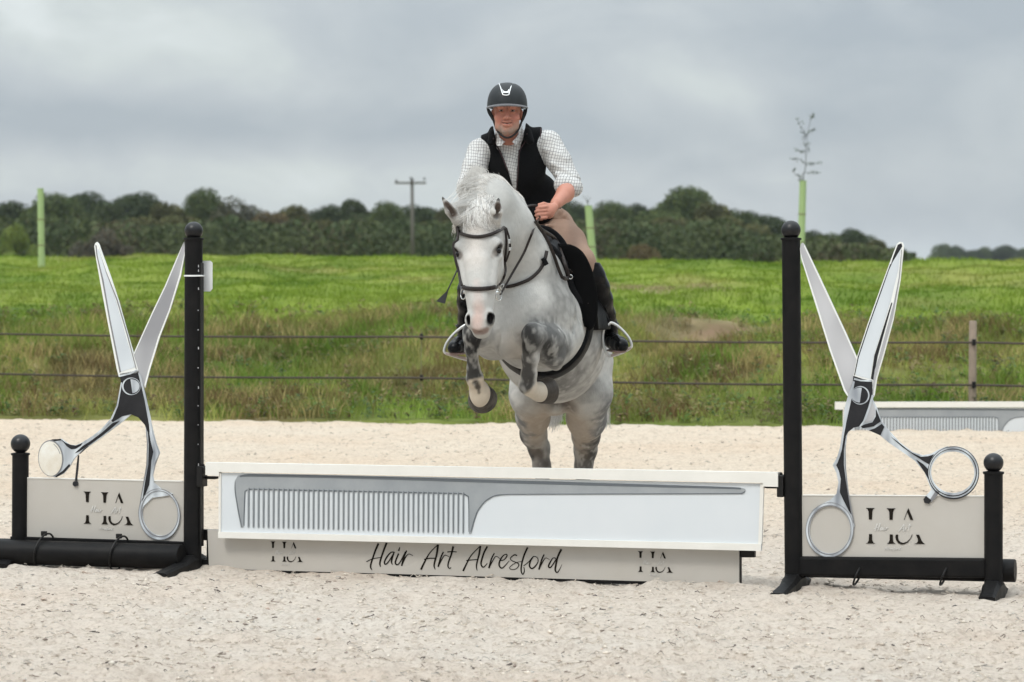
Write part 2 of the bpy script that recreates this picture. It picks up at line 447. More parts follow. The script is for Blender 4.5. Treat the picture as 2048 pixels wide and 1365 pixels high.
def grass_col(X, Y, rn):
    P = np.stack([X, Y * .7, X * 0], 1)
    k = grass_kind(X, Y)[:, None]
    a = vnoise(P, .9, 21, 3)[:, None]; b2 = vnoise(P, .28, 22, 3)[:, None]; c2 = vnoise(P, 3.0, 23, 3)[:, None]
    bright = np.array([.175, .262, .028]); bright2 = np.array([.24, .29, .055]); dgreen = np.array([.085, .16, .016]); bare = np.array([.34, .255, .175])
    tan = np.array([.33, .285, .105]); olive = np.array([.185, .225, .055]); brown = np.array([.16, .115, .05]); green = np.array([.135, .225, .030])
    pa = bright * (1 - b2) + bright2 * b2
    wd = np.clip((a - .52) * 6, 0, 1); pa = pa * (1 - wd * .7) + dgreen * wd * .7; wd = np.clip((c2 - .55) * 6, 0, 1); pa = pa * (1 - wd * .4) + dgreen * wd * .4
    # trampled bare patches in the pasture, right of the horse
    px, py = X, Y
    bp = np.exp(-(((px - 1.95) / 1.2) ** 2 + ((py - 39.5) / 1.8) ** 2)) + np.exp(-(((px - 2.25) / .75) ** 2 + ((py - 32.6) / .9) ** 2)) * 1.5
    wb = np.clip((bp[:, None] + (c2 - .5) * 1.4 - .45) * 3, 0, 1); pa = pa * (1 - wb * .8) + bare * wb * .8
    wt = np.clip((vnoise(P, .7, 31, 3)[:, None] - .57) * 6, 0, 1); pa = pa * (1 - wt * .4) + tan * wt * .4
    ro = tan * (1 - a) + olive * a
    ro = ro + (np.array([.02, .03, .0]))
    w1 = np.clip((b2 - .46) * 7, 0, 1); ro = ro * (1 - w1 * .9) + green * w1 * .9
    w2 = np.clip((vnoise(P, 1.3, 41, 2)[:, None] - .60) * 7, 0, 1); ro = ro * (1 - w2 * .85) + brown * w2 * .85
    tt = (Y - yedge(X))[:, None]
    w3 = np.clip(1.3 - np.abs(tt - .9) / 1.2, 0, 1) * np.clip((vnoise(P, .5, 43, 2)[:, None] - .40) * 5, 0, 1); ro = ro * (1 - w3 * .7) + green * w3 * .7
    ro = ro * np.clip(.50 + 1.5 * (vnoise(P, 1.15, 47, 3)[:, None] - .15), .5, 1.35)
    col = ro * (1 - k) + pa * k
    wbank = wb * (1 - k)
    col = col * (1 - wbank * .6) + bare * wbank * .6
    sw = np.clip((scar(X, Y)[:, None] - .42) * 5, 0, 1); col = col * (1 - sw) + (np.array([.235, .165, .10]) * (.35 + 1.3 * vnoise(P, 4.5, 48, 3)[:, None])) * sw
    return np.clip(col * (0.72 + .56 * rn[:, None]), 0, 1)
fc = grass_col(Xr, Yr, np.full(len(Xr), .42)) * np.array([.92, .88, .95]) * (1 - .38 * (1 - grass_kind(Xr, Yr)) * (scar(Xr, Yr) < .5))[:, None]
M['field'] = mat('field_turf', (.1, .16, .03), .95, attr=True, bump=(14, .8, 6), var=(5, .5, (.09, .10, .03)), spec=.1)
setup(mk('field', Pf, faces, M['field'], keep=True, smooth=True, cols=fc), kind='structure')

def blades(name, X, Y, Z, H, Wd, cols, lean, matl):
    n = len(X); ang = rng.uniform(0, math.pi, n); la = rng.uniform(0, 2 * math.pi, n)
    dx, dy = np.cos(ang) * Wd / 2, np.sin(ang) * Wd / 2 * .4
    dx = np.where(np.abs(dx) < Wd * .2, Wd * .25, dx)
    lx, ly = np.cos(la) * lean * H, np.sin(la) * lean * H
    V = np.zeros((n, 5, 3))
    V[:, 0] = np.stack([X - dx, Y - dy, Z - .01], 1); V[:, 1] = np.stack([X + dx, Y + dy, Z - .01], 1)
    V[:, 2] = np.stack([X + dx * .8 + lx * .35, Y + dy * .8 + ly * .35, Z + H * .6], 1)
    V[:, 3] = np.stack([X - dx * .8 + lx * .35, Y - dy * .8 + ly * .35, Z + H * .6], 1)
    V[:, 4] = np.stack([X + lx, Y + ly, Z + H], 1)
    b = np.arange(n) * 5
    F4 = np.stack([b, b + 1, b + 2, b + 3], 1); F3 = np.stack([b + 3, b + 2, b + 4], 1)
    verts = V.reshape(-1, 3)
    me = bpy.data.meshes.new(name)
    me.vertices.add(len(verts)); me.vertices.foreach_set('co', verts.astype(np.float32).ravel())
    me.loops.add(n * 7)
    li = np.concatenate([F4.ravel(), F3.ravel()]).astype(np.int32)
    me.loops.foreach_set('vertex_index', li)
    me.polygons.add(2 * n)
    me.polygons.foreach_set('loop_start', np.concatenate([np.arange(n) * 4, 4 * n + np.arange(n) * 3]).astype(np.int32))
    me.update(calc_edges=True)
    c = np.repeat(np.hstack([cols, np.ones((n, 1))]), 5, axis=0).astype(np.float32)
    a = me.color_attributes.new('Col', 'FLOAT_COLOR', 'POINT'); a.data.foreach_set('color', c.ravel())
    me.materials.append(matl); me.validate()
    o = bpy.data.objects.new(name, me); COL.objects.link(o); return o

def blade_mat():
    m = bpy.data.materials.new('grass_blades'); m.use_nodes = True
    N, L = m.node_tree.nodes, m.node_tree.links; b = N['Principled BSDF']
    a = N.new('ShaderNodeVertexColor'); a.layer_name = 'Col'; L.new(a.outputs[0], b.inputs['Base Color'])
    b.inputs['Roughness'].default_value = .7; b.inputs['Specular IOR Level'].default_value = .2
    tr = N.new('ShaderNodeBsdfTranslucent'); L.new(a.outputs[0], tr.inputs[0])
    mxs = N.new('ShaderNodeMixShader'); mxs.inputs[0].default_value = .35
    L.new(b.outputs[0], mxs.inputs[1]); L.new(tr.outputs[0], mxs.inputs[2]); L.new(mxs.outputs[0], N['Material Output'].inputs[0])
    return m
M['blade'] = blade_mat()
# rough grass of the bank (tufted)
nt_ = 15000
tx = rng.uniform(-8.5, 8.5, nt_); tt = rng.uniform(0.0, 1, nt_) ** .8 * 12; ty = yedge(tx) + .02 + tt
keep_ = (rng.uniform(0, 1, nt_) > grass_kind(tx, ty) * .85) & (scar(tx, ty) < .45)
tx, ty = tx[keep_], ty[keep_]
thh = rng.uniform(.04, .115, len(tx)) * (.6 + vnoise(np.stack([tx, ty, tx * 0], 1), .8, 51, 2) * 1.1)
tcol = rng.uniform(0, 1, len(tx))
nb = 9
X = np.repeat(tx, nb) + rng.normal(0, .05, len(tx) * nb); Y = np.repeat(ty, nb) + rng.normal(0, .05, len(tx) * nb)
Y = np.maximum(Y, yedge(X) + .0)
H = np.repeat(thh, nb) * rng.uniform(.5, 1.5, len(X))
cc = grass_col(X, Y, np.clip(np.repeat(tcol, nb) * .6 + rng.uniform(0, .4, len(X)), 0, 1))
o = blades('rough_grass', X, Y, fieldz(X, Y), H, .007 + .004 * rng.uniform(0, 1, len(X)), cc, .7, M['blade'])
setup(o, 'long rough tan and olive grass growing on the bank along the fence', 'grass', kind='stuff')
# taller seeding clumps, tan and rusty, standing out of the bank
nc = 340
qx = rng.uniform(-8, 8, nc); qt = rng.uniform(.3, 8.0, nc); kinds_ = rng.integers(0, 3, nc)
X = []; Y = []; H = []; K = []
for i in range(nc):
    if scar(qx[i:i + 1], yedge(qx[i:i + 1]) + qt[i:i + 1])[0] > .2: continue
    m_ = int(rng.integers(60, 190)); sp = rng.uniform(.10, .38)
    X.append(qx[i] + rng.normal(0, sp, m_)); Y.append(yedge(qx[i]) + qt[i] + rng.normal(0, sp * .7, m_)); H.append(rng.uniform(.08, .26, m_) * rng.uniform(.5, 1.15)); K.append(np.full(m_, kinds_[i]))
X = np.concatenate(X); Y = np.maximum(np.concatenate(Y), yedge(X)); H = np.concatenate(H); K = np.concatenate(K)
kc = np.array([[.38, .31, .13], [.18, .125, .055], [.13, .22, .03]])
o = blades('tall_grass', X, Y, fieldz(X, Y), H, np.full(len(X), .0085), kc[K] * rng.uniform(.55, 1.35, (len(X), 1)), .55, M['blade'])
setup(o, 'taller tan and rusty grass clumps standing out of the bank', 'grass', kind='stuff')
# short pasture
n = 150000
t = 4.0 + rng.uniform(0, 1, n) ** .9 * 29
hw = 8 + t * .22
X = rng.uniform(-1, 1, n) * hw; Y = yedge(X) + t
kk = grass_kind(X, Y); kp = (rng.uniform(0, 1, n) < kk + .1) & (scar(X, Y) < .5)
X, Y = X[kp], Y[kp]
H = rng.uniform(.025, .06, len(X)) * (.5 + vnoise(np.stack([X, Y, X * 0], 1), .9, 61, 2))
o = blades('pasture_grass', X, Y, fieldz(X, Y), H, .012 + .008 * rng.uniform(0, 1, len(X)), grass_col(X, Y, rng.uniform(.2, 1, len(X))), .6, M['blade'])
setup(o, 'short bright green pasture grass on the rising field', 'grass', kind='stuff')
# broad-leaved weeds (docks, thistles) in the bank
n = 5200
X = rng.uniform(-8, 8, n); tt = rng.uniform(.05, 9.5, n); Y = yedge(X) + tt
kp = vnoise(np.stack([X, Y, X * 0], 1), .7, 71, 2) > .44; kp &= scar(X, Y) < .3; X, Y = X[kp], Y[kp]
n = len(X) ; Z0 = fieldz(X, Y)
V = []; F = []; C = []
for i in range(n):
    hgt = random.uniform(.04, .20); g = np.array(random.choice(([.09, .16, .035], [.085, .14, .045], [.15, .16, .05], [.13, .09, .04], [.25, .20, .09]))) * random.uniform(.6, 1.25)
    for k in range(random.randint(6, 11)):
        a = random.uniform(0, 6.28); l = random.uniform(.035, .09); zc = Z0[i] + hgt * random.uniform(.1, 1)
        dx, dy = math.cos(a), math.sin(a); b = len(V); x0, y0 = X[i], Y[i]
        V += [(x0, y0, zc), (x0 + dx * l * .5 - dy * l * .22, y0 + dy * l * .5 + dx * l * .22, zc + l * .3), (x0 + dx * l, y0 + dy * l, zc + l * .1), (x0 + dx * l * .5 + dy * l * .22, y0 + dy * l * .5 - dx * l * .22, zc + l * .25)]
        F.append((b, b + 1, b + 2, b + 3)); C += [g] * 4
o = mk('weeds', V, np.array(F), M['blade'], keep=True, cols=np.array(C))
setup(o, 'leafy green weeds scattered among the rough grass', 'weeds', kind='stuff')

# --- loose clods, stones and carpet fibre lying on the sand
def scatter_y(n): # more of them where the camera sees more detail
    return 1 / rng.uniform(1 / 26., 1 / 9.6, n)
n = 15000
Y = scatter_y(n); X = rng.uniform(-.22, .22, n) * Y * 1.0
Zs = sandh(X, Y)
S = rng.gamma(2.0, .0016, n) + .0015
S = np.clip(S, .0015, .011)
pal = np.array([[.60, .53, .45], [.64, .58, .50], [.48, .41, .34], [.30, .25, .21], [.12, .105, .095], [.50, .39, .32], [.46, .43, .39], [.60, .53, .45]])
ci = rng.choice(8, n, p=[.28, .22, .12, .05, .025, .035, .05, .22])
dirs = rng.normal(0, 1, (n, 6, 3)); dirs /= np.linalg.norm(dirs, axis=2, keepdims=True)
base6 = np.array([[1, 0, 0], [-1, 0, 0], [0, 1, 0], [0, -1, 0], [0, 0, 1], [0, 0, -1]], float)
V = base6[None] * rng.uniform(.5, 1.5, (n, 6, 1)) * S[:, None, None] * np.array([1.3, 1.0, .6]) + dirs * S[:, None, None] * .35
V += np.stack([X, Y, Zs + S * .2], 1)[:, None, :]
oc = np.array([[0, 2, 4], [2, 1, 4], [1, 3, 4], [3, 0, 4], [2, 0, 5], [1, 2, 5], [3, 1, 5], [0, 3, 5]])
F = (np.arange(n)[:, None, None] * 6 + oc[None]).reshape(-1, 3)
M['clod'] = mat('clods', (.5, .45, .4), .95, attr=True, spec=.1)
setup(mk('sand_clods', V.reshape(-1, 3), F, M['clod'], keep=True, cols=np.repeat(pal[ci] * rng.uniform(.8, 1.1, (n, 1)), 6, axis=0)),
      'small stones and clods lying loose on the arena sand', 'stones', kind='stuff')
n = 9000
Y = scatter_y(n); X = rng.uniform(-.22, .22, n) * Y
Zs = sandh(X, Y)
L_ = rng.uniform(.01, .04, n); an = rng.uniform(0, 6.28, n); wv = rng.uniform(.0008, .0022, n)
seg = 4; V = np.zeros((n, seg + 1, 2, 3))
for k in range(seg + 1):
    u = k / seg
    a2 = an + u * rng.uniform(-1, 2.0, n)
    cx = X + np.cos(a2) * L_ * u; cy = Y + np.sin(a2) * L_ * u; cz = Zs + .004 + np.sin(u * math.pi) * L_ * rng.uniform(.1, .45, n)
    V[:, k, 0] = np.stack([cx, cy, cz - wv], 1); V[:, k, 1] = np.stack([cx, cy, cz + wv], 1)
b = np.arange(n)[:, None] * (2 * (seg + 1)) + np.arange(seg)[None] * 2
F = np.stack([b, b + 2, b + 3, b + 1], 2).reshape(-1, 4)
ci = rng.choice(8, n, p=[.24, .34, .04, .07, .05, .01, .15, .10])
setup(mk('carpet_fibre', V.reshape(-1, 3), F, M['clod'], keep=True, cols=np.repeat(pal[ci], 2 * (seg + 1), axis=0)),
      'fine pale and grey textile fibres mixed into the arena sand', 'fibre', kind='stuff')

# ================================================================== trees
M['bark'] = mat('bark', (.07, .055, .04), .9, bump=(12, .6, 5))
M['leaf'] = mat('tree_leaves', (.05, .07, .03), .8, attr=True, spec=.15)
def tree_mesh(seed, h, w, base, dens=1.0, leaf=.30, lo=.12):
    """crown verts/faces/cols and trunk MB about the origin"""
    r = np.random.default_rng(seed)
    nl = int(r.integers(24, 34))
    lobes = []
    for i in range(nl):
        u = r.uniform(0, 1) ** .8
        zc = h * (lo + .10 + (1 - lo - .22) * u)
        wid = w * .5 * math.sin(math.pi * min(.96, (.20 + .76 * u))) ** .8
        a = r.uniform(0, 6.28); rad = wid * r.uniform(.1, 1.15)
        lobes.append((rad * math.cos(a), rad * math.sin(a), zc, w * r.uniform(.10, .30) * (1.15 - .35 * u)))
    P = []; C = []; base = np.array(base)
    for (x, y, z, R) in lobes:
        m = int(360 * dens * (R / 1.2) ** 1.6) + 40
        d = r.normal(0, 1, (m, 3)); d /= np.linalg.norm(d, axis=1)[:, None]
        rr = R * r.uniform(.55, 1.12, m) ** .7
        q = d * rr[:, None] * np.array([1, 1, .8]) + (x, y, z)
        P.append(q); tone = r.uniform(.75, 1.25)
        C.append(base[None] * tone * r.uniform(.6, 1.22, (m, 1)) * (1 + np.array([.25, .05, -.1]) * r.uniform(-.5, .8, (m, 1))))
    P = np.concatenate(P); C = np.concatenate(C); n = len(P)
    s = leaf * r.uniform(.5, 1.25, n)
    a = r.normal(0, 1, (n, 3)); a /= np.linalg.norm(a, axis=1)[:, None]
    b = np.cross(a, r.normal(0, 1, (n, 3))); b /= np.linalg.norm(b, axis=1)[:, None]
    V = np.stack([P - a * s[:, None], P + b * s[:, None] * .55, P + a * s[:, None], P - b * s[:, None] * .6], 1).reshape(-1, 3)
    F = np.arange(4 * n).reshape(-1, 4)
    tb = MB()
    tr = w * .035 + .08
    tb.tube([(0, 0, -.6), (.05 * w * .1, 0, h * .25), (0, .03 * w, h * .55), (0, 0, h * .85)], [tr, tr * .8, tr * .5, tr * .15], 8)
    for (x, y, z, R) in lobes[::2]:
        z0 = max(h * .18, z - h * .3)
        tb.tube([(0, 0, z0), (x * .5, y * .5, (z0 + z) / 2 + R * .1), (x, y, z)], [tr * .4, tr * .25, tr * .08], 5)
    return V, F, np.repeat(C, 4, axis=0), tb
protos = {}
def tree(kind, px, top_py, Y, wpx, label, group=None, name='tree', basez=None):
    """places a tree whose crown top is at row top_py at distance Y and spans wpx pixels"""
    pz = W(px, top_py, Y)
    bz = basez if basez is not None else float(fieldz([pz.x], [Y])[0])
    h = pz.z - bz; w = wpx * Y / FPX * 1.3
    H0, W0, seed, base, dens, leaf = KINDS[kind]
    if kind not in protos:
        V, F, C, tb = tree_mesh(seed, H0, W0, base, dens, leaf)
        root = empty(name, (pz.x, Y, bz), label, 'tree', group)
        c = mk('crown', V + np.array(root.location), F, M['leaf'], root, cols=C)
        tb.v = [tuple(np.array(v) + np.array(root.location)) for v in tb.v]
        k = tb.build('trunk', M['bark'], root, smooth=True)
        protos[kind] = (root, c, k)
    else:
        p = protos[kind]
        root = p[0].copy(); COL.objects.link(root); root.location = (pz.x, Y, bz)
        if name != 'tree': root.name = name
        for ch in p[1:]:
            q = ch.copy(); COL.objects.link(q); q.parent = root
        setup(root, label, 'tree', group)
        if not group and 'group' in root: del root['group']
    root.scale = (w / W0, w / W0, h / H0)
    root.rotation_euler = (0, 0, random.uniform(0, 6.28))
    return root
KINDS = {
    'dark': (13., 11., 101, (.058, .080, .034), 1.6, .19), 'green': (13., 12., 102, (.080, .108, .038), 1.6, .19),
    'olive': (12., 11., 103, (.105, .110, .044), 1.5, .19), 'tall': (14., 9., 104, (.062, .082, .034), 1.5, .19),
    'brown': (12., 11., 105, (.115, .092, .046), 1.4, .19), 'thin': (13., 9., 106, (.082, .085, .05), .55, .19),
    'bright': (7., 8., 107, (.16, .21, .05), 1.6, .17), 'grey': (8., 9., 108, (.105, .095, .070), 1.1, .22),
}
GT_ = 'trees of the wood beyond the field'
T = [
 # kind, px, top row, Y, width px, label
 ('dark', 15, 405, 400, 150, 'dark tree at the left edge of the wood, rising behind the bright green bush'),
 ('green', 100, 392, 385, 150, 'green tree directly behind the leftmost pale green tree guard'),
 ('dark', 165, 386, 405, 130, 'round dark tree standing just right of the leftmost tree guard'),
 ('tall', 215, 408, 395, 90, 'small dark tree in the dip above the left scissors tip'),
 ('dark', 270, 386, 400, 135, 'broad dark tree above and right of the left scissors tip'),
 ('olive', 330, 402, 380, 120, 'olive tree in the wood just left of the left wing\'s black ball'),
 ('green', 415, 383, 400, 120, 'tallest tree of the left wood, rising just right of the left wing\'s black ball'),
 ('thin', 475, 392, 390, 105, 'thin gappy tree with sky showing through it, right of the tallest of the left wood'),
 ('thin', 510, 412, 395, 80, 'small sparse tree sloping down to the gap in the left wood skyline'),
 ('brown', 540, 420, 375, 110, 'russet tinged low tree at the dip of the wood skyline'),
 ('olive', 590, 408, 395, 120, 'olive tree right of the dip in the wood skyline'),
 ('dark', 655, 412, 400, 120, 'dark rounded tree midway between the dip in the skyline and the utility pole'),
 ('tall', 712, 396, 405, 80, 'narrow pointed tree sticking up left of the utility pole'),
 ('green', 768, 408, 390, 100, 'green tree immediately left of the utility pole'),
 ('dark', 840, 412, 395, 120, 'dark tree directly behind the utility pole'),
 ('olive', 900, 412, 385, 110, 'olive tree behind the grey horse\'s left-hand ear'),
 ('dark', 1140, 404, 400, 110, 'dark tree rising behind the rider\'s bare forearm'),
 ('green', 1215, 408, 390, 120, 'green tree just right of the middle tree guard'),
 ('dark', 1270, 410, 400, 100, 'dark tree between the middle tree guard and the highest tree on the right'),
 ('green', 1365, 379, 395, 165, 'highest and broadest tree right of the rider, with a domed crown'),
 ('olive', 1425, 402, 380, 130, 'lighter olive tree on the right shoulder of the highest domed tree'),
 ('olive', 1330, 432, 370, 130, 'lower olive tree in front of the highest domed tree'),
 ('dark', 1500, 424, 400, 100, 'dark tree just left of the right wing\'s tall post'),
 ('dark', 1545, 432, 405, 90, 'dark tree partly hidden behind the right wing\'s tall post'),
 ('dark', 1625, 462, 410, 70, 'low dark tree right of the right wing\'s black ball'),
 ('green', 1660, 470, 400, 80, 'low green tree between the right scissors blades, left one'),
 ('dark', 1708, 458, 410, 75, 'round dark tree standing up between the right scissors blades'),
 ('olive', 1755, 478, 400, 90, 'last low olive tree of the wood, left of the right scissors tip'),
]
for k, px, tp, Yd, wp, lab in T:
    tree(k, px, tp, Yd, wp, lab, GT_)
# a lower front row of the wood, seen under the skyline crowns
T2 = [
 ('green', 60, 430, 350, 110, 'mid green tree low in the wood left of the leftmost tree guard'),
 ('olive', 135, 440, 345, 120, 'olive tree low in the wood between the leftmost tree guard and the left scissors tip'),
 ('brown', 240, 445, 350, 120, 'brownish tree low in the wood right of the left scissors tip'),
 ('dark', 305, 450, 345, 110, 'dark low tree seen between the two left scissors blades'),
 ('olive', 455, 440, 350, 120, 'olive low tree right of the left wing\'s tall post'),
 ('green', 520, 448, 345, 120, 'green low tree in front of the russet tree'),
 ('dark', 600, 450, 350, 130, 'dark low tree below the olive tree right of the skyline dip'),
 ('olive', 690, 448, 345, 130, 'olive low tree between the skyline dip and the utility pole'),
 ('dark', 775, 445, 350, 120, 'dark low tree just left of the utility pole foot'),
 ('green', 865, 448, 345, 120, 'green low tree between the utility pole and the horse\'s ear'),
 ('olive', 1145, 440, 350, 110, 'olive low tree left of the middle tree guard'),
 ('dark', 1240, 450, 345, 130, 'dark low tree right of the middle tree guard'),
 ('green', 1400, 450, 350, 130, 'green low tree under the right side of the domed tree'),
 ('dark', 1480, 455, 345, 120, 'dark low tree left of the right wing\'s tall post, under the skyline'),
 ('brown', 1590, 478, 350, 100, 'brownish low tree behind the right wing\'s black ball'),
]
for k, px, tp, Yd, wp, lab in T2:
    tree(k, px, tp, Yd, wp, lab, GT_)
tree('bright', 28, 452, 300, 75, 'bright green bush at the far left edge below the dark wood', name='bush')
tree('grey', 205, 458, 310, 80, 'bare greyish bush low behind the left scissors tip', name='bush')
tree('brown', 1285, 486, 260, 80, 'low rust coloured bush on the field edge right of the middle tree guard', name='bush')
FG = 'far trees on the right skyline'
for i, (px, tp, wp, lab) in enumerate([
   (1888, 490, 52, 'leftmost small hazy tree on the far right skyline'),
   (1912, 492, 42, 'second small hazy tree on the far right skyline, touching the leftmost'),
   (1972, 496, 46, 'small hazy tree in the middle of the far right skyline'),
   (2010, 491, 56, 'highest hazy tree near the right edge of the photo'),
   (2046, 498, 44, 'hazy tree cut by the right edge of the photo'),
   (1945, 500, 60, 'lowest hazy tree between the far skyline trees')]):
    tree('dark' if i % 2 else 'green', px, tp, 1150, wp, lab, FG)
# undergrowth that closes the wood below the crowns
V = []; C = []
n = 74000
pxs = rng.uniform(-700, 1830, n)
Yh = rng.uniform(325, 372, n)
top = 446 + 44 * (vnoise(np.stack([pxs, pxs * 0, pxs * 0], 1), .02, 5, 3) - .5) + np.clip((pxs - 1430) / 400, 0, 1) * 62 + np.clip((-350 - pxs) / 350, 0, 1) * 60
rr = rng.uniform(0, 1, n)
pyy = top + (520 - top) * rr
P = np.stack([(pxs - 1024) * Yh / FPX, Yh, CH - (pyy - HY) * Yh / FPX], 1)
s = rng.uniform(.18, .42, n)
a = rng.normal(0, 1, (n, 3)); a /= np.linalg.norm(a, axis=1)[:, None]
b = np.cross(a, rng.normal(0, 1, (n, 3))); b /= np.linalg.norm(b, axis=1)[:, None]
V = np.stack([P - a * s[:, None], P + b * s[:, None] * .55, P + a * s[:, None], P - b * s[:, None] * .6], 1).reshape(-1, 3)
bc = np.array([[.050, .070, .028], [.072, .088, .034], [.080, .070, .036]])
pat = vnoise(P, .09, 9, 3)
ci = np.clip(((pat - .3) * 7).astype(int), 0, 2)
setup(mk('undergrowth', V, np.arange(4 * n).reshape(-1, 4), M['leaf'], keep=True, cols=np.repeat(bc[ci] * rng.uniform(.78, 1.18, (n, 1)), 4, axis=0)),
      'dark undergrowth closing the wood below its crowns', 'undergrowth', kind='stuff')

# ================================================================== tree guards, sapling, utility pole, fence
M['guard'] = mat('green_plastic_tube', (.33, .44, .19), .5, var=(3, .6, (.40, .50, .27)))
M['stake'] = mat('stake_wood', (.16, .11, .07), .9)
def guard(x0, y0, x1, y1, Y, wpx, label):
    a, b_ = W(x0, y0, Y), W(x1, y1, Y)
    g = float(fieldz([b_.x], [Y])[0]); b_.z = min(b_.z, g) - .05
    root = empty('tree_guard', (b_.x, Y, g), label, 'tree guard', 'pale green tree guards on the field crest')
    r = wpx * Y / FPX / 2
    t = MB(); d = (a - b_)
    t.tube([b_, b_ + d * .25 + Vector((r * .06, 0, 0)), b_ + d * .6, a], [r * 1.08, r, r * 1.02, r * .98], 16, cap=False)
    t.tube([b_ + Vector((0, 0, .01)), a - Vector((0, 0, .004))], [r * .86, r * .84], 16, cap=False)
    t.lathe(a, [(r * .98, -.01), (r * 1.08, -.004), (r * 1.08, .006), (r * .9, .006), (r * .9, -.02)], 16)
    t.build('tube', M['guard'], root, smooth='auto')
    s = MB(); s.box((b_ + d * .35) + Vector((r * .7, .9 * r + .014, 0)), (.012, .012, d.length * .36), bev=.002)
    s.build('stake', M['stake'], root)
    for u in (.3, .62):
        MB().lathe(b_ + d * u, [(r * 1.07, -.008), (r * 1.12, 0), (r * 1.07, .008)], 16).build('tie', M['stake'], root)
    return root
guard(81, 378, 83, 518, 54, 13, 'pale green tree guard tube standing upright at the left edge of the field')
guard(1177, 412, 1186, 508, 53.5, 15, 'leaning pale green tree guard tube right of the rider\'s thigh')
g3 = guard(1606, 362, 1601, 500, 53.5, 14, 'pale green tree guard tube behind the right wing\'s black ball, with the sapling in it')
M['twig'] = mat('twig', (.045, .04, .032), .9)
M['sleaf'] = mat('sapling_leaf', (.085, .11, .05), .8, attr=True)
def sapling(pts, twigs, Y, label, nleaf=9, ls=.035):
    base = W(*pts[0], Y)
    root = empty('sapling', (base.x, Y, base.z), label, 'sapling')
    m = MB(); P = [W(x, y, Y) for x, y in pts]
    m.tube(spline(P, 4), [max(.011 - .0012 * i * .4, .004) for i in range(len(spline(P, 4)))], 6)
    V = []; F = []; C = []
    for tw in twigs:
        Q = [W(x, y, Y + random.uniform(-.15, .15) * (j > 0)) for j, (x, y) in enumerate(tw)]
        sp = spline(Q, 4); m.tube(sp, [.006] + [.004] * (len(sp) - 2) + [.002], 5)
        for k in range(nleaf):
            c = Vector(sp[random.randint(len(sp) // 3, len(sp) - 1)]) + Vector((random.gauss(0, .02), random.gauss(0, .02), random.gauss(0, .018)))
            d = Vector((random.uniform(-1, 1), random.uniform(-1, 1), random.uniform(-.8, .3))).normalized(); e = d.orthogonal().normalized()
            s = ls * random.uniform(.6, 1.3); b = len(V)
            V += [c, c + d * s * .5 + e * s * .25, c + d * s, c + d * s * .5 - e * s * .25]; F.append((b, b + 1, b + 2, b + 3))
            C += [np.array([.055, .075, .035]) * random.uniform(.6, 1.2)] * 4
    m.build('trunk', M['twig'], root, smooth=True)
    mk('leaves', [tuple(v) for v in V], np.array(F), M['sleaf'], root, cols=np.array(C))
sapling([(1605, 420), (1606, 362), (1611, 335), (1612, 300), (1615, 270), (1620, 245), (1624, 230)],
        [[(1612, 300), (1604, 304), (1592, 298)], [(1612, 290), (1608, 286), (1610, 268)], [(1615, 272), (1622, 262), (1631, 258)],
         [(1611, 330), (1600, 320), (1582, 318)], [(1608, 345), (1600, 352), (1586, 344), (1590, 336)], [(1611, 332), (1622, 328), (1640, 326)],
         [(1612, 345), (1622, 346), (1634, 347)], [(1614, 278), (1604, 258), (1594, 238)], [(1622, 240), (1623, 234), (1624, 228)],
         [(1612, 310), (1618, 300), (1615, 288)], [(1606, 360), (1600, 358), (1598, 350)]], 53.5, 'young spindly sapling growing out of a pale green tube against the sky', 16, .055)
sapling([(1177, 430), (1176, 410), (1174, 400)], [[(1176, 408), (1171, 398), (1168, 393)], [(1176, 406), (1178, 400), (1182, 396)]], 53.5,
        'tiny sapling tip poking out of the leaning tree guard', 5, .03)

M['polewood'] = mat('pole_wood', (.11, .10, .09), .9, bump=(8, .4, 4))
Yp = 215
root = empty('utility_pole', W(824, 520, Yp), 'wooden utility pole with a crossarm standing in front of the wood', 'utility pole')
m = MB(); m.tube([W(826, 560, Yp), W(824, 357, Yp)], [.17, .12], 10); m.build('pole', M['polewood'], root, smooth=True)
m = MB(); a, b_ = W(790, 369, Yp), W(852, 364, Yp); m.box((a + b_) / 2 + Vector((0, -.16, 0)), ((b_ - a).length / 2, .07, .075), bev=.01)
m.build('crossarm', M['polewood'], root)
for px, py in ((793, 362), (822, 357), (849, 358)):
    m = MB(); c = W(px, py, Yp) + Vector((0, -.16, 0))
    m.lathe(c - Vector((0, 0, .14)), [(.03, 0), (.035, .06), (.09, .08), (.05, .12), (.09, .15), (.04, .2), (.02, .25)], 10)
    m.build('insulator', M['blackmet'], root, smooth=True)

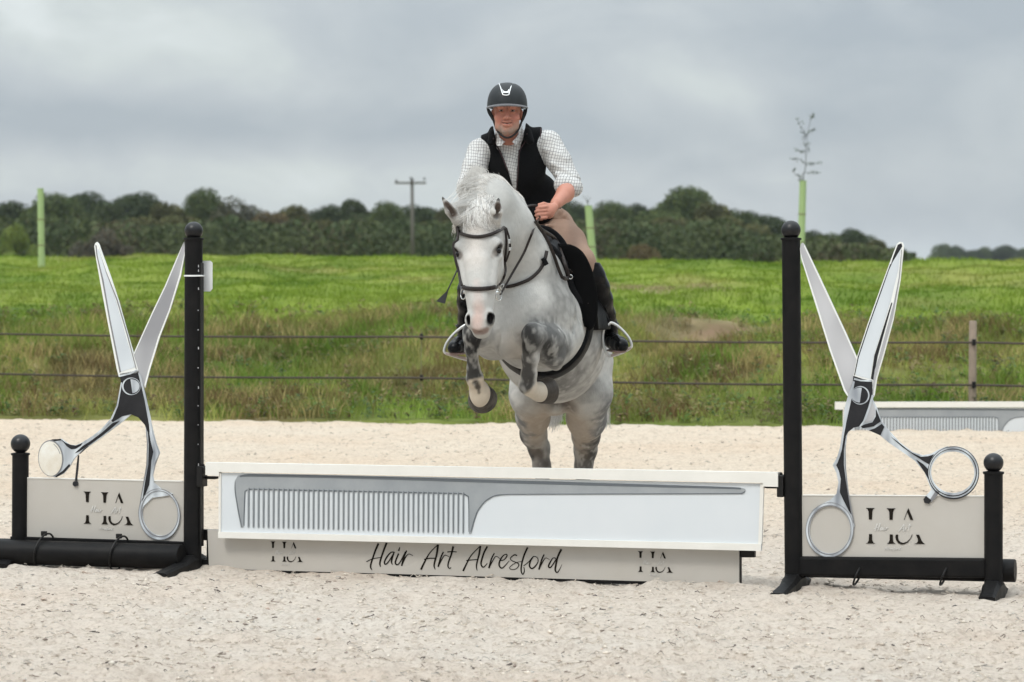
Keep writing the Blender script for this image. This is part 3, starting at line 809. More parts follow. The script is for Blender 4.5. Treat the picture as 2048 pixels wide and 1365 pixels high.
# fence: two dark tapes on round wooden posts
M['fpost'] = mat('fence_post_wood', (.27, .215, .165), .9, bump=(30, .6, 5, (1, 1, .15)), var=(10, .6, (.16, .125, .095)))
M['rod'] = mat('fence_rod', (.17, .165, .08), .8)
M['tape'] = mat('fence_tape', (.060, .046, .036), .8)
def fy(X): return yedge(X) + .95 - .09 * X
root = empty('post_and_wire_fence', (0, fy(0), .25), 'post and wire fence with two dark lines along the grass bank', 'fence')
def fx_at(px):  # X of pixel column on the fence line
    a = (px - 1024) / FPX; return (a * (25.7 + .95)) / (1 + a * .27)
posts = [(-1260, 655), (-260, 650), (843, 648), (1946, 642), (3050, 640)]
for i, (px, top) in enumerate(posts):
    X = fx_at(px); Yq = fy(X); g = float(fieldz([X], [Yq])[0]); tp = W(px, top, Yq)
    short = px == 843
    m = MB(); r = .034 if not short else .0045
    topz = tp.z if not short else W(px, 660, Yq).z
    m.tube([(X, Yq, g - .3), (X - .005, Yq, g + .3), (X + (.0), Yq, topz - .01), (X, Yq, topz)], [r * 1.1, r * 1.04, r, r * .8], 12)
    p = m.build('fence_post', M['fpost'] if not short else M['rod'], root, smooth='auto')
    for rr_ in ((665, 686), (745, 771)):
        yw = rr_[0] + (rr_[1] - rr_[0]) * px / 2048.
        c = W(px, yw, Yq)
        m = MB(); m.box((c.x, Yq - r - .012, c.z), (.016, .02, .028), bev=.005); m.build('insulator', M['blackmet'], p)
for rr_ in ((665, 686), (745, 771)):
    m = MB(); P = []
    for k in range(0, 61):
        px = -1260 + (3050 + 1260) * k / 60.
        yw = rr_[0] + (rr_[1] - rr_[0]) * px / 2048.
        X = fx_at(px); Yq = fy(X)
        ph = ((px - 843) % 1103) / 1103.
        P.append(W(px, yw, Yq) + Vector((0, -.055, -.022 * math.sin(math.pi * ph))))
    m.tube(P, .0095, 8, flat=.4, nrm=(0, 1, 0)); m.build('wire', M['tape'], root, smooth=True)
# ================================================================== the jump
JO = np.array([-1.608, 14.48]); JU = np.array([.9535, -.3013]); JN = np.array([-.3013, -.9535])
U3 = Vector((JU[0], JU[1], 0)); N3 = Vector((JN[0], JN[1], 0)); Z3 = Vector((0, 0, 1))
JAX = (U3, N3, Z3)
def J(px, py, off=0.0):
    """photo pixel -> point on the jump's plane (off metres in front of it)"""
    a = (px - 1024) / FPX; b = (py - HY) / FPX
    t = (off + JO @ JN) / (a * JN[0] + JN[1])
    return Vector((a * t, t, CH - b * t))

def shift(p, d): return p + N3 * d

def prism(mb, loops, off, th, ref=None):
    """outline(s) traced on the plane at offset ref, front face at off, thickness th"""
    ref = off if ref is None else ref
    L3 = [[shift(J(x, y, ref), off - ref) for x, y in lp] for lp in loops]
    flat = [p for l in L3 for p in l]
    # 2D coordinates in the plane for tessellation
    l2 = [[Vector((U3.dot(p), p.z, 0)) for p in l] for l in L3]
    tris = tessellate_polygon(l2)
    n = len(flat); v = flat + [shift(p, -th) for p in flat]
    f = []
    for t in tris:
        a, b, c = (Vector((U3.dot(flat[i]), flat[i].z, 0)) for i in t)
        if (b - a).cross(c - a).z < 0: t = (t[0], t[2], t[1])
        f.append(tuple(t)); f.append((t[0] + n, t[2] + n, t[1] + n))
    b = 0
    for l in L3:
        m = len(l)
        for i in range(m): f.append((b + i, b + (i + 1) % m, n + b + (i + 1) % m, n + b + i))
        b += m
    mb.add(v, f); return mb

def ribbon_poly(pts, w, closed=False, sub=5):
    """smooth ribbon through pixel points (x,y[,w]) -> outline loop(s)"""
    P = [(p[0], p[1], p[2] if len(p) > 2 else w) for p in pts]
    S = spline(P, sub, closed); n = len(S); A = []; B = []
    for i in range(n):
        a = S[(i - 1) % n] if (closed or i > 0) else S[0]; b = S[(i + 1) % n] if (closed or i < n - 1) else S[-1]
        t = np.array([b[0] - a[0], b[1] - a[1]]); t = t / (np.linalg.norm(t) + 1e-9); nn = np.array([-t[1], t[0]])
        h = S[i][2] / 2
        A.append((S[i][0] + nn[0] * h, S[i][1] + nn[1] * h)); B.append((S[i][0] - nn[0] * h, S[i][1] - nn[1] * h))
    return A, B
def ribbon(mb, pts, w, off, th, ref, closed=False, sub=5):
    """ribbon as quads (safe where the stroke crosses itself)"""
    A, B = ribbon_poly(pts, w, closed, sub); n = len(A)
    v = [shift(J(x, y, ref), off - ref) for x, y in A] + [shift(J(x, y, ref), off - ref) for x, y in B]
    v += [shift(p, -th) for p in v]
    f = []; m = n if closed else n - 1
    for i in range(m):
        j = (i + 1) % n
        f.append((i, j, n + j, n + i)); f.append((2 * n + i, 3 * n + i, 3 * n + j, 2 * n + j))
        f.append((i, 2 * n + i, 2 * n + j, j)); f.append((n + i, n + j, 3 * n + j, 3 * n + i))
    if not closed:
        f.append((0, n, 3 * n, 2 * n)); f.append((n - 1, 3 * n - 1, 4 * n - 1, 2 * n - 1)[::-1])
    mb.add(v, f); return mb
def ell_loop(cx, cy, rx, ry, n=40, rot=0.0):
    c, s = math.cos(rot), math.sin(rot); o = []
    for k in range(n):
        a = 2 * math.pi * k / n; x, y = rx * math.cos(a), ry * math.sin(a); o.append((cx + x * c - y * s, cy + x * s + y * c))
    return o

# ---- the logo, traced once: (letters) and (faint white script)
LOGO = [
 [(140, 205), (370, 205), (325, 235), (305, 290), (298, 490), (220, 490), (212, 290), (190, 235)],
 [(655, 210), (885, 210), (845, 240), (822, 300), (810, 493), (735, 493), (728, 300), (700, 240)],
 [(1203, 200), (1325, 493), (1252, 493), (1172, 300), (1104, 493), (1092, 493), (1165, 285)],
 [(225, 850), (298, 850), (305, 1000), (330, 1055), (378, 1083), (145, 1083), (195, 1055), (218, 1000)],
 [(740, 855), (815, 855), (820, 1000), (840, 1055), (882, 1083), (670, 1085), (710, 1055), (735, 1000)],
 [(890, 858), (950, 858), (945, 930), (965, 1000), (1010, 1045), (1080, 1060), (1170, 1030), (1250, 950), (1293, 850), (1305, 855), (1260, 960), (1190, 1050), (1100, 1095), (1030, 1103), (950, 1070), (895, 990), (878, 920)],
 [(1393, 858), (1470, 858), (1530, 1000), (1570, 1055), (1620, 1087), (1340, 1087), (1410, 1065), (1440, 1020), (1438, 970)]]
S_HAIR = [[(430, 590, 26), (395, 690, 22), (370, 770, 14)], [(500, 580, 26), (465, 690, 22), (440, 765, 12)], [(340, 715, 12), (420, 690, 12), (480, 680, 12)],
          [(560, 680, 18), (520, 700, 18), (505, 745, 18), (535, 740, 16), (565, 690, 14), (560, 755, 12)], [(600, 685, 16), (590, 750, 14), (625, 730, 10)], [(612, 640, 14), (608, 652, 14)],
          [(660, 680, 18), (640, 755, 14), (665, 700, 10), (705, 690, 8)]]
S_ART = [[(960, 790, 14), (1030, 690, 16), (1095, 600, 16), (1085, 700, 16), (1080, 790, 12)], [(990, 720, 10), (1080, 712, 10)], [(1140, 680, 18), (1120, 770, 14), (1150, 700, 10), (1180, 690, 8)],
         [(1240, 590, 22), (1215, 690, 16), (1215, 770, 10)], [(1190, 640, 14), (1270, 635, 14)]]
S_TOWN = [[(610, 1240, 8), (650, 1170, 10), (660, 1240, 8)], [(625, 1212, 6), (662, 1210, 6)], [(700, 1165, 9), (690, 1240, 8)], [(720, 1200, 9), (716, 1240, 8), (726, 1210, 6), (746, 1200, 6)],
          [(760, 1222, 8), (790, 1212, 8), (780, 1196, 8), (760, 1215, 8), (775, 1240, 8)], [(820, 1198, 8), (800, 1210, 8), (822, 1226, 8), (800, 1242, 8)], [(860, 1165, 9), (845, 1220, 9), (835, 1270, 8)],
          [(880, 1200, 8), (866, 1222, 8), (882, 1240, 8), (896, 1218, 8), (880, 1200, 8)], [(915, 1200, 9), (908, 1240, 8), (922, 1210, 6), (940, 1200, 6)], [(980, 1204, 8), (958, 1220, 8), (968, 1240, 8), (990, 1210, 8)], [(1010, 1165, 9), (994, 1235, 8), (1008, 1240, 6)]]
def logo(box, shear, off, ref, parent, th=.0012, scr=True):
    x0, y0, x1, y1 = box
    def mp(x, y): 
        u = (x - 140) / 1480.; v = (y - 200) / 903.
        return (x0 + u * (x1 - x0), y0 + v * (y1 - y0) + shear * u * (x1 - x0))
    m = MB()
    for lp in LOGO: prism(m, [[mp(*p) for p in lp]], off, th, ref)
    m.build('logo', M['ink'], parent)
    if scr:
        sc = (x1 - x0) / 1480.
        m = MB()
        for st in S_HAIR + S_ART + S_TOWN:
            ribbon(m, [(*mp(p[0], p[1]), p[2] * sc * 1.25) for p in st], 1, off, th, ref, sub=3)
        m.build('script', M['inkw'], parent)

R_POST = .0445
def post_parts(root, cx_top, y_ball, r_ball_px, y_cap, cx_bot, y_bot, wpx, offc=0.0, names=('post', 'ball_finial', 'cap')):
    ref = offc
    top = J(cx_top, y_cap, ref); bot = J(cx_bot, y_bot, ref); top2 = Vector(top); bot.z = max(bot.z, 0.0)
    k = top.y / FPX
    r = wpx * k / 2
    m = MB(); m.tube([bot, bot + (top2 - bot) * .5, top2], [r, r, r], 32); p = m.build(names[0], M['black'], root, smooth='auto')
    c = J(cx_top, y_ball, ref)
    m = MB(); m.lathe(top2, [(r * .3, -.004), (r * 1.13, -.004), (r * 1.15, 0), (r * 1.13, .006), (r * .55, .010), (r * .45, .012)], 32); m.build(names[2], M['black'], root, smooth='auto')
    m = MB(); m.ball(c, r_ball_px * k, 32, (1, 1, .98)); m.build(names[1], M['blackball'], root, smooth=True)
    return bot, top2, r
M['blackball'] = mat('black_ball', (.008, .008, .009), .36, bump=(80, .08, 3), spec=.35)

def foot(root, base, dirs=1.0, ln=.30, nm='foot'):
    """moulded foot bar running across the wing"""
    b = Vector((base.x, base.y, 0))
    m = MB(); prof = [(0, .075), (.06, .072), (.14, .045), (ln * .85, .026), (ln, .018)]
    for sgn in ((1, -1)):
        v = []; f = []
        for d, h in prof:
            hw = .046 if d < .1 else .040
            for (sx, zz_) in ((-hw, -.03), (hw, -.03), (hw * .95, h * .7), (hw * .6, h), (-hw * .6, h), (-hw * .95, h * .7)):
                v.append(b + N3 * (sgn * d) + U3 * sx + Vector((0, 0, zz_ + .004)))
        for i in range(len(prof) - 1):
            for k in range(6):
                q = (i * 6 + k, i * 6 + (k + 1) % 6, (i + 1) * 6 + (k + 1) % 6, (i + 1) * 6 + k)
                f.append(q if sgn < 0 else q[::-1])
        f.append(tuple((len(prof) - 1) * 6 + k for k in range(6)))
        MB().add(v, f).build(nm, M['black'], root, smooth=False)

def edge_strip(root, p0, p1, r, side):
    """flat white-flecked hole track on the side of a tall post, facing the plank"""
    d = (p1 - p0); m = MB()
    c = (p0 + p1) / 2 + U3 * side * (r + .0015)
    m.box(c, (.0035, .019, d.length / 2), JAX, bev=.001); tr = m.build('hole_track', M['blackmet'], root)
    return tr

# ================= left wing
rootL = empty('jump_wing', Vector((JO[0], JO[1], 0)), 'left jump wing with giant scissors cutout, one finger ring filled with pearl', 'jump wing', 'scissors jump wings')
bL, tL, rL = post_parts(rootL, 387.5, 462, 18.5, 479, 385, 1143, 36)
bLo, tLo, rLo = post_parts(rootL, 41, 888, 19.5, 909, 40, 1132, 33, names=('end_post', 'ball_finial', 'cap'))
tr = edge_strip(rootL, bL + Vector((0, 0, .12)), tL - Vector((0, 0, .12)), rL, 1)
# small pale height marks printed on the tall post beside the track
m = MB()
for i, y in enumerate([533, 542, 578, 621, 660, 697, 736, 776, 812, 850, 889, 930]):
    if i in (0, 1, 2, 5, 7, 11): lp = [(397, y - 3), (398, y - 3), (398.6, y + 2), (396.6, y + 2)]
    else: lp = [(396, y - 1), (397.6, y - 1), (397.6, y + 1.2), (396, y + 1.2)]
    prism(m, [lp], .044 + .0, .001, .040)
m.build('height_marks', M['p_mid'], rootL)
# panel
m = MB(); prism(m, [[(50, 956), (368, 963), (368, 1084), (50, 1074)]], .006, .012); panL = m.build('sign_panel', M['taupe'], rootL)
m = MB(); prism(m, [[(55, 955.2), (364, 962), (364, 964), (55, 957.2)]], .009, .018, .006); m.build('panel_edge', M['cream'], panL)
logo((167, 983, 267, 1049), .03, .0092, .006, panL)
# base rail
a, b_ = J(24, 1081, 0), J(372, 1092, 0)
m = MB(); m.box((a + b_) / 2, ((b_ - a).length / 2, .022, .022), ((b_ - a).normalized(), N3, Z3), bev=.005); m.build('base_rail', M['black'], rootL)
foot(rootL, bL, ln=.40); foot(rootL, bLo, ln=.22)

def layer(parent, name, matn, loops, off, th=.0015, ref=.012, multi=False):
    m = MB()
    if multi:
        for l in loops: prism(m, [l], off, th, ref)
    else: prism(m, loops, off, th, ref)
    return m.build(name, M[matn], parent)
REF = .012
sL = empty('scissors', Vector((JO[0], JO[1], 0)), '', '', None)
for k_ in ('label', 'category'):
    if k_ in sL: del sL[k_]
sL.parent = rootL; sL.location = (0, 0, 0)
layer(sL, 'blade', 'p_mid', [[(368, 484), (371, 500), (362, 550), (340, 620), (320, 672), (300, 735), (290, 776), (272, 742), (268, 706), (285, 668), (305, 624), (330, 572), (352, 520)]], REF, .010)
layer(sL, 'blade_edge', 'p_white', [
   [(371, 497), (371, 503), (362, 552), (340, 622), (320, 674), (301, 737), (290, 777), (289, 770), (298, 735), (317, 673), (338, 620), (359, 550)],
   [(368, 484), (352, 520), (330, 572), (305, 624), (285, 668), (268, 706), (269, 709), (286, 671), (307, 625), (332, 573), (354, 521)]], REF + .0015, multi=True)
layer(sL, 'blade', 'p_white', [[(191, 487), (194, 484.5), (198, 489), (206, 512), (222, 556), (238, 605), (256, 670), (277, 741), (276, 746), (238, 753), (234, 738), (215, 640), (202, 570), (193, 520), (189, 493)]], REF + .004, .012)
layer(sL, 'blade_face', 'p_face', [[(194, 498), (199, 500), (214, 545), (232, 600), (251, 668), (271, 735), (242, 744), (222, 640), (208, 560), (198, 520)]], REF + .0055)
layer(sL, 'blade_groove', 'p_grey', [[(191.5, 490), (194, 492), (196, 512), (208, 560), (222, 640), (243, 744), (240, 746), (219, 640), (205, 562), (194, 512)],
                                  [(198.5, 499), (214, 545), (236, 600), (256, 668), (274, 738), (272.6, 738.5), (254, 669), (234, 601), (213, 546)]], REF + .0056, multi=True)
layer(sL, 'joint', 'p_dark', [[(241, 748), (276, 741), (277, 745), (291, 790), (300, 850), (299, 872), (290, 850), (277, 835), (262, 829), (245, 833), (226, 845), (222, 840), (233, 812), (243, 765), (240, 753)]], REF + .004, .014)
layer(sL, 'joint_glint', 'p_light', [[(238, 752), (262, 745.5), (275, 739), (276, 742), (262, 749), (239, 754.5)], [(277, 745), (283, 752), (292, 790), (303, 838), (306, 868), (317, 903), (319, 908), (309, 930), (312, 905), (302, 882), (299, 850), (290, 800)],
                                     [(243, 765), (245, 766), (237, 812), (226, 838), (205, 862), (190, 872), (204, 858), (222, 838), (234, 812)]], REF + .0057, multi=True)
m = MB(); A_ = ell_loop(263.5, 773, 18.5, 17.5, 36); B_ = ell_loop(264.5, 773, 16.8, 16, 36); prism(m, [A_, B_], REF + .0062, .003, REF); m.build('screw_ring', M['p_light'], sL)
hd = [(262, 759)] + [(264 + 16 * math.sin(a), 773 - 14 * math.cos(a)) for a in np.linspace(.1, math.pi - .1, 14)] + [(266, 787)]
layer(sL, 'screw', 'p_light', [hd], REF + .0062)
# left arm and pearl filled ring
layer(sL, 'handle', 'p_light', [[(104, 882), (122, 878), (130, 884), (139, 890), (152, 891), (165, 885), (186, 872), (206, 856), (226, 840), (245, 832), (262, 829), (246, 843), (226, 858), (204, 875), (182, 890), (160, 905), (148, 918), (139, 934), (127, 948), (112, 955), (96, 952), (82, 938), (77, 915), (84, 893)]], REF + .002, .012)
layer(sL, 'handle_shade', 'p_dark', [[(122, 879), (132, 886), (142, 890), (152, 891.5), (166, 886), (162, 892), (152, 898), (143, 899), (134, 893), (127, 884)],
                                     [(226, 846), (206, 864), (185, 880), (165, 893), (150, 907), (158, 904), (182, 888.5), (205, 872), (227, 854), (240, 842)],
                                     [(84, 892), (92, 883), (106, 879), (122, 878), (123, 881), (108, 883), (94, 888), (86, 896)],
                                     [(139, 928), (141, 932), (129, 946), (113, 955.5), (111, 953), (126, 942)]], REF + .0036, multi=True)
layer(sL, 'finger_ring', 'p_grey', [ell_loop(102, 917, 25, 36.5, 40, -.06)], REF + .0040, .004)
layer(sL, 'pearl_disc', 'p_pearl', [ell_loop(101.5, 917.5, 23.2, 34.6, 40, -.06)], REF + .0048, .004)
m = MB(); ribbon(m, [(108, 888), (116, 897), (121, 908)], 1.2, REF + .0052, .001, REF); m.build('ring_glint', M['p_grey'], sL)
m = MB(); ribbon(m, [(157, 911, 2.0), (155, 935, 3.4), (152, 962, 3.4)], 3, REF + .004, .008, REF); ribbon(m, [(177, 893, 1), (168, 900, 2), (160, 908, 1)], 2, REF + .004, .006, REF); prism(m, [ell_loop(151, 968, 5, 5.5, 18)], REF + .005, .01, REF); m.build('stop_pin', M['p_dark'], sL)
# right arm and big ring
layer(sL, 'handle', 'p_light', [[(290, 845), (300, 838), (306, 866), (312, 888), (319, 906), (310, 930), (305, 952), (308, 966), (322, 978), (345, 988), (335, 992), (305, 996), (288, 1012), (280, 1030), (278, 1020), (281, 1000), (289, 955), (293, 930), (294, 885)]], REF + .002, .012)
layer(sL, 'handle_shade', 'p_dark', [[(295, 850), (299, 868), (302, 885), (307, 904), (303, 922), (301, 950), (299, 970), (290, 992), (285, 1004), (290, 968), (297, 930), (298, 890)]], REF + .0036)
layer(sL, 'handle_shade', 'p_grey', [[(292.5, 855), (294, 860), (296.5, 890), (295, 930), (289, 965), (281, 1005), (279.5, 1012), (281, 1000), (288, 960), (293, 930), (294.5, 890)]], REF + .0038)
m = MB(); prism(m, [ell_loop(319, 1029, 41, 51, 44, -.10), ell_loop(320, 1027.5, 35.5, 44.5, 44, -.10)], REF + .003, .010, REF); m.build('finger_ring', M['p_light'], sL)
m = MB(); prism(m, [ell_loop(319.5, 1028, 37.6, 46.8, 44, -.10), ell_loop(320, 1027.5, 36, 45, 44, -.10)], REF + .0042, .004, REF)
prism(m, [ell_loop(319, 1029, 41.6, 51.6, 44, -.10), ell_loop(319, 1029, 40.7, 50.5, 44, -.10)], REF + .0042, .004, REF); m.build('ring_outline', M['p_grey'], sL)

# white tag cable-tied to the tall post
cz = J(399, 552, -.04)
m = MB(); prism(m, [[(402, 522), (420, 522), (424.5, 526), (424.5, 578), (420, 583.5), (402, 583.5)]], -.050, .004); tg = m.build('tag', M['white'], rootL)
m = MB(); c = J(387, 552, 0)
m.lathe(Vector(c), [(rL + .001, -.004), (rL + .003, -.004), (rL + .003, .004), (rL + .001, .004)], 28); a, b_ = J(400, 552, .02), J(408, 552, -.03)
m.build('cable_tie', M['white'], rootL)
m = MB(); m.tube([J(395, 552, .035), J(404, 552, .018), J(408, 552.5, -.035)], .004, 8); m.build('tie_tail', M['white'], rootL)

# jump cups
def cup(root, px, py, side, nm='jump_cup'):
    c = J(px, py, .0)
    m = MB(); m.box(c, (.016, .035, .052), JAX, bev=.005)
    m.box(c + U3 * side * .012 + Vector((0, 0, .03)), (.010, .030, .018), JAX, bev=.004)
    o_ = m.build(nm, M['blackmet'], root)
    m = MB(); q = c + U3 * side * .02 - Vector((0, 0, .006))
    m.tube([q, q + U3 * side * .05, q + U3 * side * .095 + Vector((0, 0, .004))], [.013, .014, .004], 10, flat=.6, nrm=(0, 0, 1)); m.build('pin', M['blackmet'], o_, smooth=True)
    m = MB(); m.ball(c + Vector((0, 0, .055)) + U3 * side * .004, .010, 12); m.build('knob', M['blackmet'], o_, smooth=True)
cup(rootL, 404, 953, 1)

# ================= right wing
pR = J(1588, 1180, 0)
rootR = empty('jump_wing', Vector((pR.x, pR.y, 0)), 'right jump wing with giant scissors cutout whose open finger ring shows the sand', 'jump wing', 'scissors jump wings')
bR, tR, rR = post_parts(rootR, 1582, 460.5, 19.5, 479, 1588, 1176, 37)
bRo, tRo, rRo = post_parts(rootR, 1987, 926, 20, 946.5, 1987, 1186, 37, names=('end_post', 'ball_finial', 'cap'))
m = MB(); prism(m, [[(1600, 990.5), (1972, 992.5), (1974, 1124), (1600, 1122)]], .006, .012); panR = m.build('sign_panel', M['taupe'], rootR)
m = MB(); prism(m, [[(1606, 989.8), (1968, 991.8), (1968, 993.6), (1606, 991.6)]], .009, .018, .006); m.build('panel_edge', M['cream'], panR)
logo((1731.5, 1016, 1850.5, 1089), .006, .0092, .006, panR)
a, b_ = J(1600, 1132, 0), J(1972, 1136, 0)
m = MB(); m.box((a + b_) / 2, ((b_ - a).length / 2, .03, .046), ((b_ - a).normalized(), N3, Z3), bev=.012); m.build('base_rail', M['black'], rootR)
foot(rootR, bR, ln=.36); foot(rootR, bRo, ln=.22)
cup(rootR, 1563, 972, -1)
sR = empty('scissors', Vector((0, 0, 0)), '', '', None)
for k_ in ('label', 'category'):
    if k_ in sR: del sR[k_]
sR.parent = rootR; sR.location = (0, 0, 0)
layer(sR, 'blade', 'p_mid', [[(1602, 488), (1605, 486), (1609, 490), (1640, 555), (1661, 600), (1691, 664), (1716, 720), (1708, 757), (1695, 793), (1688, 782), (1659, 700), (1630, 606), (1602, 516), (1600, 497)]], REF, .010)
layer(sR, 'blade_edge', 'p_white', [[(1600, 497), (1602, 516), (1630, 606), (1659, 700), (1688, 782), (1695, 793), (1696, 789), (1690, 778), (1662, 699), (1633, 605), (1604, 515)],
                                 [(1609, 490), (1640, 555), (1661, 600), (1691, 664), (1716, 720), (1715, 724), (1689, 666), (1659, 602), (1638, 557), (1608, 493)]], REF + .0015, multi=True)
layer(sR, 'blade', 'p_white', [[(1794, 488), (1799, 484), (1805, 485), (1808, 491), (1801, 560), (1787, 640), (1768, 710), (1754, 758), (1749, 792), (1742, 800), (1707, 762), (1707, 752), (1715, 712), (1735, 650), (1760, 580), (1780, 525)]], REF + .004, .012)
layer(sR, 'blade_face', 'p_face', [[(1795, 508), (1802, 496), (1797, 540), (1782, 600), (1764, 660), (1748, 712), (1740, 758), (1711, 751), (1718, 714), (1738, 652), (1763, 583), (1782, 530)]], REF + .0055)
layer(sR, 'blade_groove', 'p_dark', [[(1796, 490), (1803, 487), (1805, 493), (1796, 508), (1786, 524), (1779, 540), (1786, 516)],
                                  [(1716, 714), (1737, 651), (1762, 581), (1781, 528), (1782.5, 529), (1764, 582), (1739, 652), (1718, 715), (1710, 751), (1708.5, 751)],
                                  [(1783, 606), (1785, 606), (1768, 668), (1756, 712), (1747, 760), (1742, 758), (1749, 712), (1765, 662)]], REF + .0056, multi=True)
layer(sR, 'blade_groove', 'p_mid', [[(1803, 500), (1804.5, 500), (1800, 555), (1786, 636), (1766, 709), (1752, 757), (1747, 790), (1745, 775), (1750, 740), (1759, 712), (1772, 664), (1788, 606), (1798, 555)]], REF + .0057)
layer(sR, 'joint', 'p_dark', [[(1707, 752), (1725, 758), (1745, 762), (1746, 790), (1738, 820), (1727, 846), (1720, 853), (1707, 856), (1697, 864), (1691, 874), (1686, 876), (1690, 840), (1698, 808), (1705, 778)]], REF + .0045, .014)
layer(sR, 'joint_glint', 'p_light', [[(1709, 756), (1722, 760), (1745, 760), (1744, 764), (1722, 763), (1708, 760)], [(1707, 762), (1710, 764), (1703, 800), (1694, 840), (1688, 872), (1684, 900), (1676, 925), (1672, 930), (1666, 930), (1675, 914), (1681, 893), (1687, 850), (1690, 815), (1697, 790)],
                                     [(1749, 790), (1742, 812), (1733, 838), (1724, 852), (1719, 853), (1727, 842), (1737, 815), (1744, 790)]], REF + .0059, multi=True)
m = MB(); prism(m, [ell_loop(1721, 791, 18.5, 18.5, 36), ell_loop(1720, 791, 16.8, 16.8, 36)], REF + .0064, .003, REF); m.build('screw_ring', M['p_light'], sR)
hd = [(1724, 776)] + [(1720 - 17 * math.sin(a), 790.5 - 15 * math.cos(a)) for a in np.linspace(.1, math.pi - .1, 14)] + [(1720, 805)]
layer(sR, 'screw', 'p_light', [hd], REF + .0064)
layer(sR, 'handle', 'p_light', [[(1744, 797), (1753, 815), (1762, 842), (1776, 860), (1800, 886), (1825, 905), (1845, 911), (1862, 908), (1880, 898), (1898, 892), (1870, 914), (1861, 930), (1858, 950), (1864, 972), (1876, 988), (1862, 978), (1849, 945), (1830, 922), (1800, 901), (1778, 886), (1760, 871), (1721, 854), (1733, 830)]], REF + .002, .012)
layer(sR, 'handle_shade', 'p_mid', [[(1742, 800), (1749, 812), (1751, 828), (1745, 842), (1733, 846), (1729, 845), (1736, 822)]], REF + .0042)
layer(sR, 'handle_shade', 'p_dark', [[(1752, 818), (1762, 843), (1748, 853), (1726, 857), (1722, 853), (1730, 849), (1745, 845), (1752, 833)], [(1764, 848), (1769, 854), (1761, 871), (1738, 861), (1750, 857)],
                                     [(1782, 874), (1796, 884), (1822, 905), (1842, 914), (1856, 913), (1868, 909), (1862, 919), (1858, 929), (1846, 922), (1834, 914), (1806, 895)],
                                     [(1832, 919), (1846, 928), (1856, 938), (1857, 954), (1861, 966), (1850, 946)]], REF + .0046, multi=True)
layer(sR, 'handle', 'p_light', [[(1690, 850), (1700, 858), (1694, 870), (1691, 895), (1692, 940), (1697, 985), (1705, 1030), (1709, 1052), (1706, 1064), (1702, 1040), (1692, 1022), (1672, 1012), (1650, 1011), (1624, 1021), (1640, 1010), (1660, 1001), (1673, 988), (1677, 965), (1673, 946), (1666, 932), (1674, 915), (1681, 895)]], REF + .002, .012)
layer(sR, 'handle_shade', 'p_dark', [[(1688, 874), (1692, 874), (1688, 900), (1688, 930), (1692, 962), (1698, 1000), (1703, 1030), (1698, 1022), (1686, 998), (1680, 985), (1682, 958), (1678, 942), (1673, 931), (1681, 912), (1684, 893)]], REF + .0046)
layer(sR, 'handle_shade', 'p_grey', [[(1690.5, 890), (1691.5, 890), (1691.5, 930), (1696, 975), (1704, 1020), (1709, 1048), (1707, 1046), (1701.5, 1020), (1694, 975), (1690, 930)]], REF + .0047)
m = MB(); prism(m, [ell_loop(1659.5, 1060, 47.5, 54.5, 44, .06), ell_loop(1660, 1060, 41, 47.5, 44, .06)], REF + .003, .010, REF)
m.build('finger_ring', M['p_light'], sR)
m = MB(); prism(m, [ell_loop(1659.5, 1060, 43.4, 49.8, 44, .06), ell_loop(1660, 1060, 41.6, 48, 44, .06)], REF + .0042, .004, REF)
prism(m, [ell_loop(1659.5, 1060, 48, 55, 44, .06), ell_loop(1659.5, 1060, 47.2, 54, 44, .06)], REF + .0042, .004, REF); m.build('ring_outline', M['p_grey'], sR)
m = MB(); prism(m, [ell_loop(1907, 945.5, 51, 52.5, 48), ell_loop(1905.5, 945, 43.5, 41.5, 48)], REF + .003, .012, REF)
m.build('finger_ring', M['p_light'], sR)
m = MB(); prism(m, [ell_loop(1906.5, 945.5, 47.5, 47.8, 48), ell_loop(1906, 945.2, 46, 46, 48)], REF + .0042, .004, REF)
prism(m, [ell_loop(1907, 946, 51.5, 53, 48), ell_loop(1907, 945, 50, 51, 48)], REF + .0042, .004, REF); m.build('ring_outline', M['p_dark'], sR)
layer(sR, 'stop_pin', 'p_light', [[(1867, 975), (1880, 985), (1863, 1004), (1850, 994)]], REF + .001, .01)
layer(sR, 'stop_pin_tip', 'p_dark', [[(1852, 992), (1863, 1001), (1858, 1008), (1849, 1006), (1847, 999)]], REF + .0035, .01)
layer(sR, 'stop_pin_tip', 'p_grey', [[(1873, 980), (1880, 985), (1864, 1003), (1860, 1000)]], REF + .003, .004)

